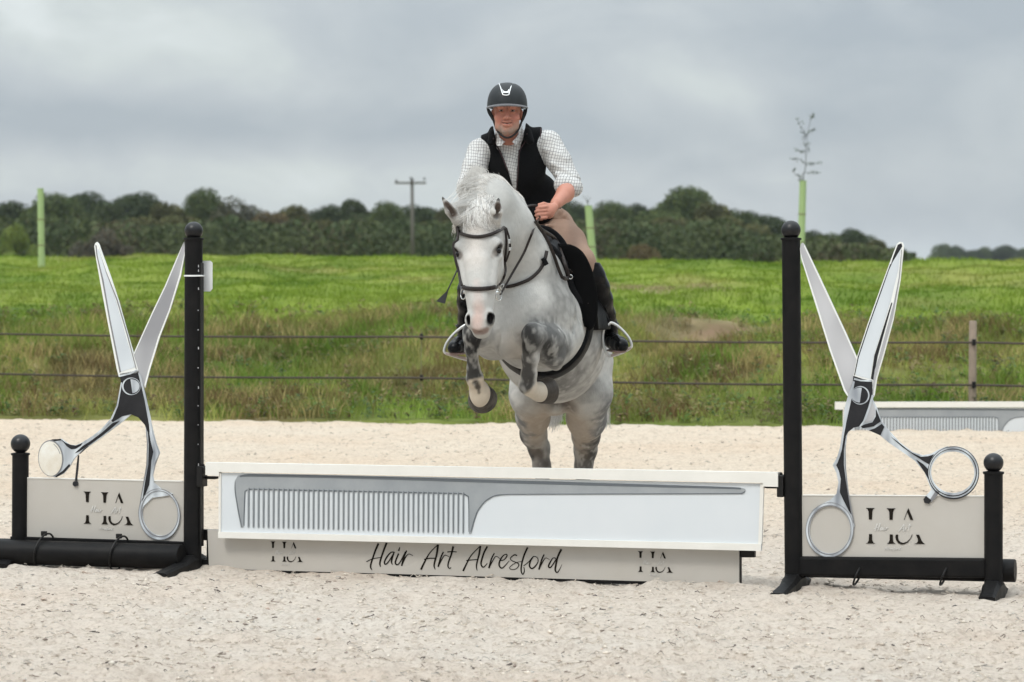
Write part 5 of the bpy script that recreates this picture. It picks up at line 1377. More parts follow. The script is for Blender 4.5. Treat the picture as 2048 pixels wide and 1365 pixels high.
GREY = np.array([.475, .465, .44])
def cells(P, sc, seed):
    """distance to the nearest of a jittered lattice of points"""
    Q = P * sc; I = np.floor(Q).astype(np.int64); best = np.full(len(P), 9.0)
    for dx in (-1, 0, 1):
        for dy in (-1, 0, 1):
            for dz in (-1, 0, 1):
                J_ = I + np.array([dx, dy, dz]); j = np.stack([_hash(J_[:, 0], J_[:, 1], J_[:, 2], seed + a) for a in range(3)], 1)
                best = np.minimum(best, ((J_ + j - Q) ** 2).sum(1))
    return np.sqrt(best)
def horse_cols(V):
    n = len(V)
    C = np.tile(GREY, (n, 1))
    a = vnoise(V, 3.5, 81, 3); b = vnoise(V, 16, 82, 3)
    C *= (1 - np.clip((a - .46) * 1.6, 0, .34))[:, None]; mot = np.clip((vnoise(V, 7, 85, 4, .6) - .5) * 4, 0, 1) * np.clip((V[:, 1] - 13.85) * 3, 0, 1); C *= (1 - .30 * mot)[:, None]; sp_ = np.clip((vnoise(V, 26, 86, 3) - .56) * 6, 0, 1) * np.clip((V[:, 1] - 13.95) * 4, 0, 1); C *= (1 - .13 * sp_)[:, None]
    dap = np.clip((b - .52) * 4, 0, 1) * np.clip((V[:, 1] - 14.2) * 2, 0, 1); C *= (1 - .16 * dap)[:, None]
    cd = np.clip((cells(V + .02 * (vnoise(V, 20, 3, 2)[:, None] - .5), 19, 301) - .38) * 3.2, 0, 1) * np.clip((vnoise(V, 3.2, 87, 2) - .40) * 5, 0, 1) * np.clip((V[:, 1] - 14.0) * 5, 0, 1); C *= (1 - .24 * cd)[:, None]
    # grey veil down the side of the neck and the chest
    paint(V, C, P_(1015, 430, 13.95), P_(1030, 560, 14.0), .16, (.40, .405, .39), .7, .9, .5, 9)
    paint(V, C, P_(1050, 560, 14.05), P_(1010, 640, 14.0), .11, (.43, .43, .42), .5, .9, .5, 12)
    paint(V, C, P_(1040, 690, 14.0), P_(1040, 740, 14.1), .12, (.48, .41, .34), .6, .9, .4, 9)  # warm bounce light painted into the coat between the forelegs
    dk = (.038, .037, .036); dk2 = (.020, .019, .0185); md = (.10, .10, .098)
    # forelegs
    paint(V, C, P_(955, 662, 14.1), P_(945, 660, 13.95), .10, md, .8, .4, .4, 18)
    paint(V, C, P_(944, 655, 13.95), P_(944, 690, 13.95), .075, dk, .95, .4, .3, 25)
    paint(V, C, P_(944, 690, 13.97), P_(948, 760, 14.04), .055, dk2, .92, .3, .25, 30)
    paint(V, C, P_(957, 700, 13.99), P_(960, 745, 14.06), .014, (.46, .43, .38), .7, .7, .2)
    paint(V, C, P_(1088, 675, 14.06), P_(1112, 705, 14.15), .14, (.09, .09, .089), .9, .6, .45, 26, 95)
    paint(V, C, P_(1066, 660, 13.93), P_(1072, 690, 13.93), .085, (.06, .06, .059), .85, .7, .45, 24, 96)
    paint(V, C, P_(1052, 665, 13.95), P_(1060, 690, 13.95), .055, dk, .95, .5, .4, 28)
    paint(V, C, P_(1092, 688, 14.02), P_(1100, 712, 14.1), .035, dk, .9, .5, .5, 28)
    paint(V, C, P_(1056, 695, 13.97), P_(1052, 775, 14.05), .045, dk2, .88, .4, .3, 30)
    paint(V, C, P_(1075, 705, 14.02), P_(1070, 762, 14.07), .022, (.42, .39, .34), .7, .6, .4, 30)
    paint(V, C, P_(955, 778, 14.08), P_(961, 795, 14.10), .068, (.56, .48, .38), .95, .15, .15, 20)
    paint(V, C, P_(951, 764, 14.05), P_(956, 774, 14.075), .020, (.06, .052, .046), .95, .5, .3); paint(V, C, P_(956, 774, 14.075), P_(958, 786, 14.088), .010, (.12, .10, .085), .9, .7, .3)
    paint(V, C, P_(1068, 782, 14.10), P_(1080, 786, 14.13), .062, (.54, .47, .38), .9, .2, .2, 20)
    # hind legs: inner faces beige from dirt plus painted bounce light, dark patches outside
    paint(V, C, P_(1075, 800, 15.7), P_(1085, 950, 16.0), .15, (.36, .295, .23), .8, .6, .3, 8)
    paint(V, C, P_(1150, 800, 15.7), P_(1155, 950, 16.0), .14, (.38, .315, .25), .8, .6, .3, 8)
    paint(V, C, P_(1032, 790, 15.75), P_(1045, 850, 15.9), .10, (.15, .155, .16), .9, .6, .6, 18, 97)
    paint(V, C, P_(1046, 858, 16.0), P_(1058, 905, 16.1), .068, (.045, .042, .04), .9, .6, .6, 24)
    paint(V, C, P_(1072, 905, 16.05), P_(1092, 925, 16.05), .045, (.12, .10, .085), .85, .6, .6, 26)
    paint(V, C, P_(1204, 805, 15.7), P_(1200, 850, 15.85), .105, (.13, .135, .14), .9, .6, .7, 18, 98)
    paint(V, C, P_(1190, 855, 15.95), P_(1188, 925, 16.1), .078, (.045, .042, .04), .9, .6, .65, 22)
    paint(V, C, P_(1165, 915, 16.05), P_(1170, 945, 16.05), .05, (.14, .12, .10), .8, .6, .6, 22)
    paint(V, C, P_(1165, 935, 16.1), P_(1165, 1050, 16.0), .07, (.13, .12, .11), .8, .5, .4, 22)
    paint(V, C, P_(1085, 935, 16.1), P_(1086, 1050, 16.0), .07, (.13, .12, .11), .8, .5, .4, 22)
    paint(V, C, P_(1110, 800, 15.62), P_(1140, 810, 15.65), .07, (.12, .10, .085), .8, .8, .4, 12)
    # pale flecks and streaks through the dark leg patches
    fl = np.clip((vnoise(V * np.array([1, 1, .45]), 38, 88, 3) - .54) * 6, 0, 1)[:, None]; legz = np.clip((1.36 - V[:, 2]) * 8, 0, 1)[:, None]
    dkm = np.clip((.35 - C.mean(1)) * 5, 0, 1)[:, None]; C[:] = C + fl * dkm * legz * np.array([.20, .195, .18])
    # face
    paint(V, C, HP(0, .10, .07), HP(0, .30, .07), .075, (.57, .52, .475), .7, .9, .3, 10)
    paint(V, C, HP(-.03, .03, .02), HP(.03, .10, .05), .09, (.46, .385, .32), .6, .9, .5, 22)
    paint(V, C, HP(.0, .42, .06), HP(.0, .60, .05), .034, (.55, .42, .375), .8, .7, .25, 15)
    paint(V, C, HP(-.01, .60, .04), HP(-.01, .625, .04), .042, (.50, .38, .335), .8, .6, .2, 20)
    paint(V, C, HP(-.025, .645, .02), HP(.03, .645, .02), .022, (.22, .15, .125), .85, .5, .3, 30)
    for sg in (1, -1):
        paint(V, C, HP(sg * .055, .580, .026), HP(sg * .046, .602, .026), (.027 if sg > 0 else .021), (.006, .005, .005), 1, .35, .1)
        paint(V, C, HP(sg * .104, .226, .034), HP(sg * .090, .264, .042), .026, (.022, .019, .018), .95, .6, .1)
        paint(V, C, HP(sg * .085, .262, .05), HP(sg * .075, .285, .055), .018, (.30, .27, .24), .6, .7, .2)
    for e_, d_ in ((eL, np.array([.1, -1, 0])), (eR, np.array([.15, -1, 0]))):
        paint(V, C, e_[0] * .4 + e_[1] * .6 + d_ * .018, e_[1] * .5 + e_[2] * .5 + d_ * .012, .026, (.055, .036, .027), .95, .6, .15)
        paint(V, C, e_[2] - d_ * .0, e_[2], .018, (.03, .028, .027), .9, .4, .1)
    C *= (.93 + .14 * vnoise(V, 60, 83, 2))[:, None]
    return np.clip(C, 0, 1)
hair_bump = dict(bump=(140, .35, 5, (1, 1, .35)))
M['coat'] = mat('horse_coat', (.5, .5, .5), .62, attr=True, spec=.10, sheen=.0, **hair_bump)
horse = empty('horse', (P_(1110, 700, 15.2)[0], 15.2, 0), 'grey horse with dark knees jumping the comb plank, forelegs tucked, carrying the rider', 'horse')
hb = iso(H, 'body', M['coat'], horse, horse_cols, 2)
hb_me = hb.data
_vo = np.zeros(len(hb_me.vertices) * 3); hb_me.vertices.foreach_get('co', _vo); _vo = _vo.reshape(-1, 3) + np.array(worg(horse))
BV = BVHTree.FromPolygons([tuple(v) for v in _vo], [tuple(p.vertices) for p in hb_me.polygons])
def hit(px, py, off=.006, guess=13.7):
    """point on the horse's skin seen at a photo pixel, lifted off it"""
    o_ = Vector((0, 0, CH)); d = (W(px, py, 10) - o_).normalized()
    loc, nor, i, dist = BV.ray_cast(o_, d, 30)
    if loc is None or abs(loc.y - guess) > 1.2:
        loc, nor, i, dist = BV.find_nearest(W(px, py, guess))
    if nor.y > 0 and nor.dot(d) > 0: nor = -nor if dist < 0 else nor
    return loc + nor * off

def vis(px, py, Y):
    """point at distance Y, or just in front of the horse where the horse is nearer"""
    loc = BV.ray_cast(Vector((0, 0, CH)), (W(px, py, 10) - Vector((0, 0, CH))).normalized(), 30)[0]
    return W(px, py, min(Y, loc.y - .022) if loc is not None else Y)
# hooves
M['hoof'] = mat('hoof_horn', (.042, .036, .031), .5, bump=(60, .5, 4, (1, 1, .2)), var=(18, .6, (.10, .082, .066)), spec=.2)
def hoof(c, ax, r0, r1, h):
    m = MB(); ax = Vector(ax).normalized()
    m.lathe(c, [(r0 * .9, -.004), (r0, 0), (r0 * 1.02, h * .1), (r0 + (r1 - r0) * .5, h * .5), (r1, h * .92), (r1 * .96, h)], 28, ax)
    m.build('hoof', M['hoof'], horse, smooth='auto')
hoof(P_(962, 791, 14.15), (.10, .80, -.30), .062, .074, .070)
hoof(P_(1080, 784, 14.17), (.72, .66, .05), .058, .068, .068)
hoof(P_(1084, 1058, 15.96), (0, -.35, -.94), .048, .064, .075); hoof(P_(1161, 1058, 15.97), (0, -.35, -.94), .048, .064, .075)
# eyes
M['eye'] = mat('horse_eye', (.006, .0045, .004), .15, spec=.3)
for sg in (1, -1):
    m = MB(); m.ball(HP(sg * .0945, .246, .025), .0185, 20, (.9, 1, 1.0)); m.build('eye', M['eye'], horse, smooth=True)

# hair
M['mane'] = mat('mane_hair', (.62, .60, .56), .6, attr=True, sheen=.2, spec=.3)
def strands(name, items, parent, w=.0022, cols=((.60, .585, .555), (.50, .47, .43), (.24, .22, .20))):
    """items: list of control point lists; one flat ribbon each"""
    V = []; F = []; C = []
    for P, cw in items:
        S = spline([np.array(p) for p in P], 3); n = len(S); b = len(V); col = np.array(cols[cw]) * random.uniform(.85, 1.15)
        for i, p in enumerate(S):
            t = S[min(i + 1, n - 1)] - S[max(i - 1, 0)]; vdir = np.cross(t, np.array([0, 1, 0])); vdir /= (np.linalg.norm(vdir) + 1e-9)
            ww = w * (1 - .75 * i / (n - 1)); V += [p - vdir * ww, p + vdir * ww]; C += [col, col]
        F += [(b + 2 * i, b + 2 * i + 2, b + 2 * i + 3, b + 2 * i + 1) for i in range(n - 1)]
    return mk(name, V, np.array(F), M['mane'], parent, cols=np.array(C))
def px_of(p): return (p[0] * FPX / p[1] + 1024, HY - (p[2] - CH) * FPX / p[1])
def surf(p, off):
    loc, nor, i_, d_ = BV.find_nearest(Vector(p)); n_ = (Vector(p) - loc)
    nor = nor if nor.y < .3 else -nor
    return np.array(loc + nor * off)
it = []
crest = spline([P_(950, 398, 13.90), P_(940, 378, 13.93), P_(948, 362, 13.98), P_(965, 352, 14.05), P_(990, 358, 14.12), P_(1015, 378, 14.20), P_(1040, 405, 14.28), P_(1060, 436, 14.34)], 12)
for k in range(5200):
    u = random.random() ** 1.1; i = int(u * (len(crest) - 1)); p = crest[i] + np.array([random.gauss(.004, .020), random.gauss(0, .03), random.gauss(0, .008)])
    L = random.uniform(.06, .13) * (1 - .5 * u); off = random.uniform(.003, .016)
    if u > .62: L *= .55
    q_ = vnoise(np.array([[u * 9, 0, 0], [u * 9, 5, 0], [u * 30, 9, 0]]), 1.0, 3, 2) - .5
    sd = np.array([-1.0, -.5 + q_[0] * .8, -.55 + q_[1] * 1.2 + random.gauss(0, .07)])
    a = surf(p, .002); b = surf(p + sd * L * .45, 0); d = surf(p + sd * L * 1.1, 0); nb_ = np.array([-.4, -.8, .4])
    b = b * .6 + (p + sd * L * .45) * .4 + nb_ * off; c = (b + d) / 2 + nb_ * off * .8; d = d + nb_ * off * .4
    if random.random() < .12: d = d + np.array([random.uniform(-.02, 0), 0, random.uniform(.0, .02)])
    it.append(([a, b, c, d], random.choice((0, 0, 0, 0, 1))))
for k in range(1500):  # short hair lapping over the far side of the crest, hiding the parting
    u = random.random(); i = int(u * (len(crest) - 1)); p = crest[i] + np.array([random.gauss(.025, .014), random.gauss(-.01, .02), random.gauss(0, .006)])
    L = random.uniform(.02, .05); a = surf(p, .001); d = surf(p + np.array([random.uniform(-.2, 1.0), -.5, -.35]) * L, .003); it.append(([a, (a + d) / 2 + np.array([0, -.4, .3]) * .006, d], random.choice((0, 0, 1))))
for k in range(420):   # the upright brush where the crest stands up
    i = random.randint(4, 38); p = surf(crest[i] + np.array([random.gauss(0, .012), random.gauss(0, .015), 0]), 0)
    L = random.uniform(.02, .045); it.append(([p, p + np.array([random.gauss(-.15, .3), 0, 1]) * L * .5, p + np.array([random.gauss(-.45, .35), 0, .9]) * L], 0))
strands('mane', it, horse, .0013)
it = []
for k in range(1100):
    x0, y0 = 962 + random.gauss(0, 11), 402 + random.gauss(0, 5)
    if random.random() < .7: x1, y1 = min(1002, 986 + random.gauss(0, 8)), max(452, 456 + random.gauss(0, 4)); xm, ym = min(974, x0 + 8 + random.gauss(0, 2)), 436 - (x0 - 962) * .8 + random.gauss(0, 3)
    else: x1, y1 = 932 + random.gauss(0, 12), 448 + random.gauss(0, 8); xm, ym = 944 + random.gauss(0, 8), 424 + random.gauss(0, 6)
    o1 = random.uniform(.004, .012)
    if k % 3 == 0: cl = (random.gauss(0, 4), random.gauss(0, 4))
    xm += cl[0]; ym += cl[1]; x1 += cl[0] * .6; y1 += cl[1] * .6
    it.append(([np.array(hit(x0, y0, .004)), np.array(hit((x0 + xm) / 2, (y0 + ym) / 2, o1)), np.array(hit(xm, ym, o1)), np.array(hit(x1, y1, o1 * .6))], random.choice((0, 0, 0, 1, 1, 2))))
strands('forelock', it, horse, .0013)
# tail: hangs behind the hind legs; wisps show between and beside them
it = []
for k in range(700):
    a = P_(1126 + random.gauss(0, 5), 660 + random.gauss(0, 6), 16.22); q = random.random()
    if q < .8: e = P_(1106 + random.gauss(0, 8), 842 + random.gauss(0, 10), 16.38 + random.gauss(0, .03)); mid = P_(1118 + random.gauss(0, 9), 760, 16.36)
    else: e = P_(1214 + random.gauss(0, 3), 846 + random.gauss(0, 6), 16.42); mid = P_(1190 + random.gauss(0, 8), 760, 16.40)
    it.append(([a, mid, e], random.choice((0, 0, 1))))
strands('tail', it, horse, .0024)
# whiskery lock behind the left-hand ear
it = []
for k in range(90):
    a = P_(916 + random.gauss(0, 2), 440 + random.gauss(0, 5), 13.83); it.append(([a, a + np.array([-.012, 0, -.02]), a + np.array([random.uniform(-.03, .0), -.005, random.uniform(-.07, -.03)])], random.choice((0, 1, 1))))
strands('ear_tuft', it, horse, .0013)

# ================================================================== bridle
M['leather'] = mat('brown_leather', (.020, .015, .0135), .45, bump=(90, .2, 4), var=(20, .5, (.045, .038, .034)), spec=.2)
M['blkleather'] = mat('black_leather', (.0045, .0045, .005), .5, bump=(70, .2, 4), var=(16, .5, (.010, .010, .012)), spec=.10)
M['suedeblk'] = mat('black_suede', (.004, .004, .0042), .9, spec=.05, bump=(160, .2, 3))
M['navyleather'] = mat('navy_black_leather', (.010, .012, .020), .3, spec=.5, bump=(60, .2, 3))
M['steel'] = mat('steel', (.62, .62, .60), .22, metal=1.0)
bridle = empty('bridle', tuple(P_(960, 560, 13.6)), 'brown leather bridle with browband, noseband and reins on the grey horse\'s head', 'bridle')
def band(name, px, r, parent, flat=.35, off=.008, guess=13.7, matl='leather', extra=(), n=10):
    pts = [hit(x, y, off, guess) for x, y in px]; S = [Vector(p) for p in spline([tuple(p) for p in pts], 5)]
    m = MB(); m.tube(S, r, n, flat=flat, nrm=(0, -1, .0)); return m.build(name, M[matl], parent, smooth=True)
band('browband', [(915, 452), (919, 463), (928, 470), (943, 474), (960, 475), (978, 471), (994, 464), (1006, 456)], .0088, bridle, .55)
band('noseband', [(929, 574), (935, 577), (948, 579), (964, 579), (978, 577), (988, 574), (995, 572)], .0108, bridle, .5, .009, 13.62)
band('cheekpiece', [(1006, 456), (1008, 470), (1009, 486), (1009, 502), (1009, 520), (1007, 540), (1003, 556), (1001, 570)], .0062, bridle, .5, .010)
band('cheekpiece', [(915, 452), (910, 470), (909, 490), (913, 520), (920, 545), (926, 572)], .0062, bridle, .5, .006)
band('throatlash', [(1007, 458), (1013, 476), (1016, 492), (1014, 506), (1011, 520)], .005, bridle, .5, .014)
for (x, y) in ((1012, 482), (1015, 494), (1011, 590 - 15)):
    c = hit(x, y, .016); m = MB(); m.box(c, (.0075, .003, .011), bev=.002); m.build('buckle', M['steel'], bridle)
def ring(c, r, t, nrm, n=28):
    nrm = Vector(nrm).normalized(); a = nrm.orthogonal().normalized(); b = nrm.cross(a)
    return [Vector(c) + a * math.cos(2 * math.pi * k / n) * r + b * math.sin(2 * math.pi * k / n) * r for k in range(n + 1)]
m = MB(); m.tube(ring(P_(997, 591, 13.66), .026, 0, (.85, -.5, .1)), .0028, 8); m.build('bit_ring', M['steel'], bridle, smooth=True)
m = MB(); m.tube(ring(P_(927, 588, 13.66), .026, 0, (-.85, -.5, .1)), .0028, 8); m.build('bit_ring', M['steel'], bridle, smooth=True)
m = MB(); m.tube([P_(997, 585, 13.64), P_(962, 590, 13.68), P_(927, 585, 13.64)], .006, 8); m.build('mouthpiece', M['steel'], bridle, smooth=True)
def strap3(name, pts, r, parent, matl='leather', flat=.35, nrm=(-.2, -1, .2), sub=6):
    m = MB(); m.tube([Vector(p) for p in spline([tuple(p) for p in pts], sub)], r, 8, flat=flat, nrm=nrm); return m.build(name, M[matl], parent, smooth=True)
# rein on the near side: bit -> along the neck -> hand; second rein to the other hand
hand_R = P_(1082, 432, 14.69)
strap3('rein', [P_(1001, 590, 13.66), vis(1014, 566, 13.9), vis(1030, 538, 14.0), vis(1048, 506, 14.1), vis(1058, 482, 14.25), vis(1067, 460, 14.42), vis(1076, 441, 14.61), P_(1080, 433, 14.65)], .0062, bridle)
strap3('rein', [P_(1082, 414, 14.70), P_(1068, 411, 14.67), P_(1055, 413, 14.62), P_(1048, 421, 14.56), P_(1052, 434, 14.50), P_(1062, 450, 14.44)], .0062, bridle)
strap3('rein', [P_(925, 590, 13.66), P_(918, 540, 14.0), P_(914, 480, 14.3), P_(934, 436, 14.62), P_(940, 430, 14.64)], .0085, bridle)
# breastplate: strap round the base of the neck, and its buckled upper strap
bp = empty('breastplate', tuple(P_(1060, 560, 14.1)), 'dark leather breastplate straps looping round the base of the grey horse\'s neck', 'breastplate')
band('neck_strap', [(1006, 575), (1024, 573), (1042, 567), (1058, 559), (1072, 547), (1082, 533), (1088, 517), (1091, 503)], .0088, bp, .45, .008, 14.0)
m = MB(); c = hit(1084, 523, .018, 14.2); m.box(c, (.012, .004, .02), (Vector((.86, 0, .5)), Vector((0, 1, 0)), Vector((-.5, 0, .86))), bev=.003); m.build('buckle', M['blkleather'], bp)
m = MB(); c = hit(1008, 574, .016, 14.0); m.tube(ring(c, .012, 0, (.4, -1, 0)), .0035, 8); m.build('loop_ring', M['steel'], bp, smooth=True)
band('wither_strap', [(1066, 444), (1078, 462), (1092, 486), (1103, 512), (1112, 538), (1121, 559)], .0088, bp, .4, .012, 14.3)
band('wither_strap', [(1072, 443), (1088, 458), (1104, 484), (1115, 510), (1123, 534), (1130, 557)], .0095, bp, .4, .022, 14.3)
band('strap_end', [(1121, 559), (1126, 561), (1131, 558)], .0105, bp, .4, .016, 14.3)
m = MB(); c = hit(1131, 556, .026, 14.4); m.tube(ring(c, .010, 0, (0, -1, 0)), .003, 8); m.build('strap_ring', M['steel'], bp, smooth=True)

# ================================================================== saddle (shells that hug the horse)
saddle = empty('saddle', tuple(P_(1090, 500, 15.0)), 'black jumping saddle with pad, girth and steel stirrups on the grey horse', 'saddle')
def shell(name, outs, ins, con, lo, hi, matl, it_=2):
    sl = H.sl(np.array(lo), np.array(hi), 0); X, Y, Z = H.grid(sl); F = HF[sl]
    G = np.maximum(F - outs, -(F + ins))
    for c in con(X, Y, Z): G = np.maximum(G, c)
    G = np.pad(G, 1, constant_values=.5); g = []
    for a, s_ in zip((H.xs, H.ys, H.zs), sl):
        q = a[s_]; g.append(np.concatenate([[q[0] - .01], q, [q[-1] + .01]]))
    return iso(None, name, M[matl], saddle, None, it_, F=G.astype(np.float32), grids=g)
zc_ = lambda py, Y: CH - (py - HY) * Y / FPX
shell('saddle_pad', .022, .02, lambda X, Y, Z: [(14.56 - Y) + .10 * (1.75 - Z), (Y - 15.28), (1.225 - Z) * .9 + 0 * Y], (-.4, 14.5, 1.1), (.7, 15.35, 2.0), 'padcloth' if 'padcloth' in M else 'blkleather')
for sg in (1, -1):
    cxs = 0.175
    def con(X, Y, Z, sg=sg):
        fwd = 14.76 - .22 * np.clip((Z - 1.25), 0, .22) + .5 * np.clip(Z - 1.52, 0, .4) + .6 * np.clip(1.28 - Z, 0, .3)
        return [(fwd - Y), (Y - 15.08), (1.205 - Z), sg * (cxs - X) - .02]
    shell('saddle_flap', .040, -.004, con, (-.4, 14.5, 1.1), (.7, 15.3, 2.0), 'blkleather')
shell('girth', .018, .02, lambda X, Y, Z: [np.abs(Y - (14.69 + .10 * (Z - 1.2))) - .048, (Z - 1.30)], (-.4, 14.5, .8), (.7, 14.9, 1.4), 'blkleather')
shell('seat', .050, .0, lambda X, Y, Z: [(14.78 - Y), (Y - 15.30), (1.50 - Z), np.abs(X - .17) - .14], (-.2, 14.7, 1.4), (.6, 15.4, 2.05), 'blkleather', 4)
# forward-cut panel of the near flap, curving round in front of the knee
m = MB(); ol = spline([(1108, 491), (1124, 488), (1146, 491), (1166, 505), (1181, 532), (1191, 566), (1196, 606), (1193, 640), (1182, 660), (1168, 650), (1158, 622), (1151, 592), (1142, 560), (1128, 525)], 5, True)
Vf = []; n_ = len(ol); Ff = []
cen = np.mean(np.array(ol), axis=0)
rings_ = [1.0, .96, .8, .5, .2]
for lay in (0, 1):
    for k_, rr in enumerate(rings_):
        for q_ in ol:
            x_, y_ = cen + (np.array(q_) - cen) * rr
            dp = 14.60 + .05 * ((x_ - 1160) / 40.) ** 2 + (.030 - (.008 if k_ == 0 else 0) if lay else (.008 if k_ == 0 else 0))
            Vf.append(W(x_, y_, dp))
L_n = len(rings_) * n_
for lay in (0, 1):
    for k_ in range(len(rings_) - 1):
        for i in range(n_):
            a_ = lay * L_n + k_ * n_ + i; b_2 = lay * L_n + k_ * n_ + (i + 1) % n_; Ff.append((a_, b_2, b_2 + n_, a_ + n_) if lay == 0 else (a_, a_ + n_, b_2 + n_, b_2))
    last = [lay * L_n + (len(rings_) - 1) * n_ + i for i in range(n_)]; Ff.append(tuple(last if lay == 0 else last[::-1]))
for i in range(n_): Ff.append((i, L_n + i, L_n + (i + 1) % n_, (i + 1) % n_))
m.add(Vf, Ff); m.build('front_flap', M['suedeblk'], saddle, smooth=True)
m = MB(); f = Field(axis([(.05, .50, .006)]), axis([(14.5, 15.0, .006)]), axis([(1.35, 1.85, .006)]))
f.chain([(P_(1124, 503, 14.76), .018), (P_(1139, 516, 14.75), .034), (P_(1144, 540, 14.75), .034), (P_(1148, 562, 14.77), .022)], .02)
iso(f, 'knee_roll', M['navyleather'], saddle)
strap3('girth_point_strap', [hit(1128, 543, .03, 14.7), hit(1146, 566, .034, 14.8), hit(1158, 590, .034, 14.8), hit(1164, 612, .034, 14.8)], .005, saddle, 'leather')
def stirrup(pts, Y, tread):
    m = MB(); P = [P_(x, y, Y + d) for x, y, d in pts]
    m.tube([Vector(p) for p in spline([tuple(p) for p in P], 6)], .0074, 10, flat=.8, nrm=(0, 1, 0)); o_ = m.build('stirrup_iron', M['chrome'], saddle, smooth=True)
    a, b = P_(*tread[0], Y), P_(*tread[1], Y); a, b = Vector(a), Vector(b); d = (b - a).normalized()
    m = MB(); m.box((a + b) / 2 + Vector((0, .01, 0)), ((b - a).length / 2, .026, .006), (d, Vector((0, 1, 0)), d.cross(Vector((0, 1, 0)))), bev=.002); m.build('tread', M['steelp'], o_)
M['chrome'] = mat('satin_steel', (.58, .58, .56), .28, metal=.5)
M['steelp'] = mat('steel_tread', (.42, .34, .31), .4, metal=.5)
stirrup([(1218, 649, 0), (1210, 654, 0), (1206, 668, 0), (1206, 684, 0), (1210, 700, 0), (1217, 712, 0), (1226, 712, 0), (1244, 706, 0), (1260, 697, 0), (1263, 690, 0), (1258, 677, 0), (1246, 662, 0), (1232, 650, 0), (1222, 646, 0), (1218, 649, 0)], 14.98, ((1222, 712), (1262, 696)))
stirrup([(937, 648, 0), (925, 654, 0), (908, 668, 0), (895, 684, 0), (889, 698, 0), (890, 706, 0), (903, 711, 0), (922, 717, 0), (938, 720, 0), (946, 708, 0), (949, 690, 0), (946, 668, 0), (941, 652, 0), (937, 648, 0)], 14.98, ((891, 707), (936, 719)))
strap3('stirrup_leather', [P_(1172, 560, 14.93), P_(1185, 590, 14.95), P_(1201, 622, 14.965), P_(1219, 650, 14.98)], .013, saddle, 'blkleather', .2)
strap3('stirrup_leather', [P_(962, 560, 14.95), P_(950, 600, 14.96), P_(938, 650, 14.98)], .013, saddle, 'blkleather', .2)
# ================================================================== rider
YR = 14.95
def Fp(x, z, f):  # face point: x across, z up, f out of the face (m) about the head centre
    return FC + np.array([x, -f, z])
FC = P_(1014, 232, YR)
rider = empty('person', tuple(P_(1100, 480, 15.2)), 'rider in black helmet, black gilet, checked shirt and beige breeches, leaning over the horse', 'person')
hxr = axis([(-.34, -.12, .006), (-.12, .08, .0028), (.08, .74, .006)]); hyr = axis([(14.40, 14.78, .008), (14.78, 15.06, .0032), (15.06, 15.62, .008)]); hzr = axis([(1.0, 1.74, .008), (1.74, 1.95, .0045), (1.95, 2.16, .007), (2.16, 2.50, .0028)])
B = Field(hxr, hyr, hzr)
def fell(x, z, f, r, k=.012, op='add'): B.ell(Fp(x, z, f), r, k, None, op)
# head (radii: across, depth, up)
fell(0, .035, -.015, (.072, .092, .090), .02)
fell(0, -.030, .012, (.058, .070, .068), .025)
fell(0, -.078, .042, (.034, .034, .026), .025)
for sg in (1, -1):
    fell(sg * .039, -.012, .050, (.027, .026, .028), .018)
    fell(sg * .041, -.056, .026, (.024, .038, .028), .02)
    fell(sg * .028, .042, .076, (.026, .016, .009), .010)
    fell(sg * .030, .0225, .092, (.016, .015, .0075), .005, 'sub')
    fell(sg * .030, .0305, .073, (.017, .011, .0060), .004); fell(sg * .030, .0150, .072, (.016, .010, .0045), .004)
    fell(sg * .0115, -.016, .088, (.0085, .012, .0075), .006)
    fell(sg * .075, .004, -.002, (.010, .020, .030), .008)
B.cap(Fp(0, .028, .078), Fp(0, -.012, .098), .0085, .0115, .008)
fell(0, -.036, .079, (.026, .014, .0075), .006); fell(0, -.053, .077, (.023, .014, .0085), .006)
[B.cap(Fp(0, -.0455, .093), Fp(sg * .026, -.0405, .080), .0042, .0030, .003, 'sub') for sg in (1, -1)]
B.cap(Fp(0, -.05, -.02), P_(1020, 284, 15.09), .055, .050, .03)
# torso, arms, legs
B.ell(P_(1032, 335, 15.14), (.140, .085, .16), .04); B.ell(P_(1065, 400, 15.22), (.135, .10, .15), .05); B.ell(P_(1084, 448, 15.30), (.10, .11, .10), .05)
B.cap(P_(975, 300, 15.12), P_(1082, 287, 15.12), .058, .058, .05)
B.chain([(P_(958, 306, 15.10), .050), (P_(936, 372, 14.96), .042), (P_(938, 412, 14.76), .036), (P_(942, 428, 14.68), .027)], .02)
B.chain([(P_(1098, 288, 15.10), .050), (P_(1140, 366, 15.02), .044), (P_(1130, 388, 14.90), .044), (P_(1112, 408, 14.76), .030)], .02)
for sx in (0, 1):
    pts = [(P_(1108, 458, 15.26), .070), (P_(1158, 520, 14.94), .044), (P_(1184, 562, 14.96), .036), (P_(1204, 605, 15.04), .040), (P_(1219, 652, 15.12), .030), (P_(1221, 670, 15.15), .030)] if sx == 0 else \
          [(P_(1062, 452, 15.26), .085), (P_(975, 524, 14.94), .044), (P_(947, 560, 14.96), .036), (P_(937, 605, 15.04), .038), (P_(930, 656, 15.12), .028), (P_(929, 672, 15.15), .028)]
    B.chain(pts, .03)
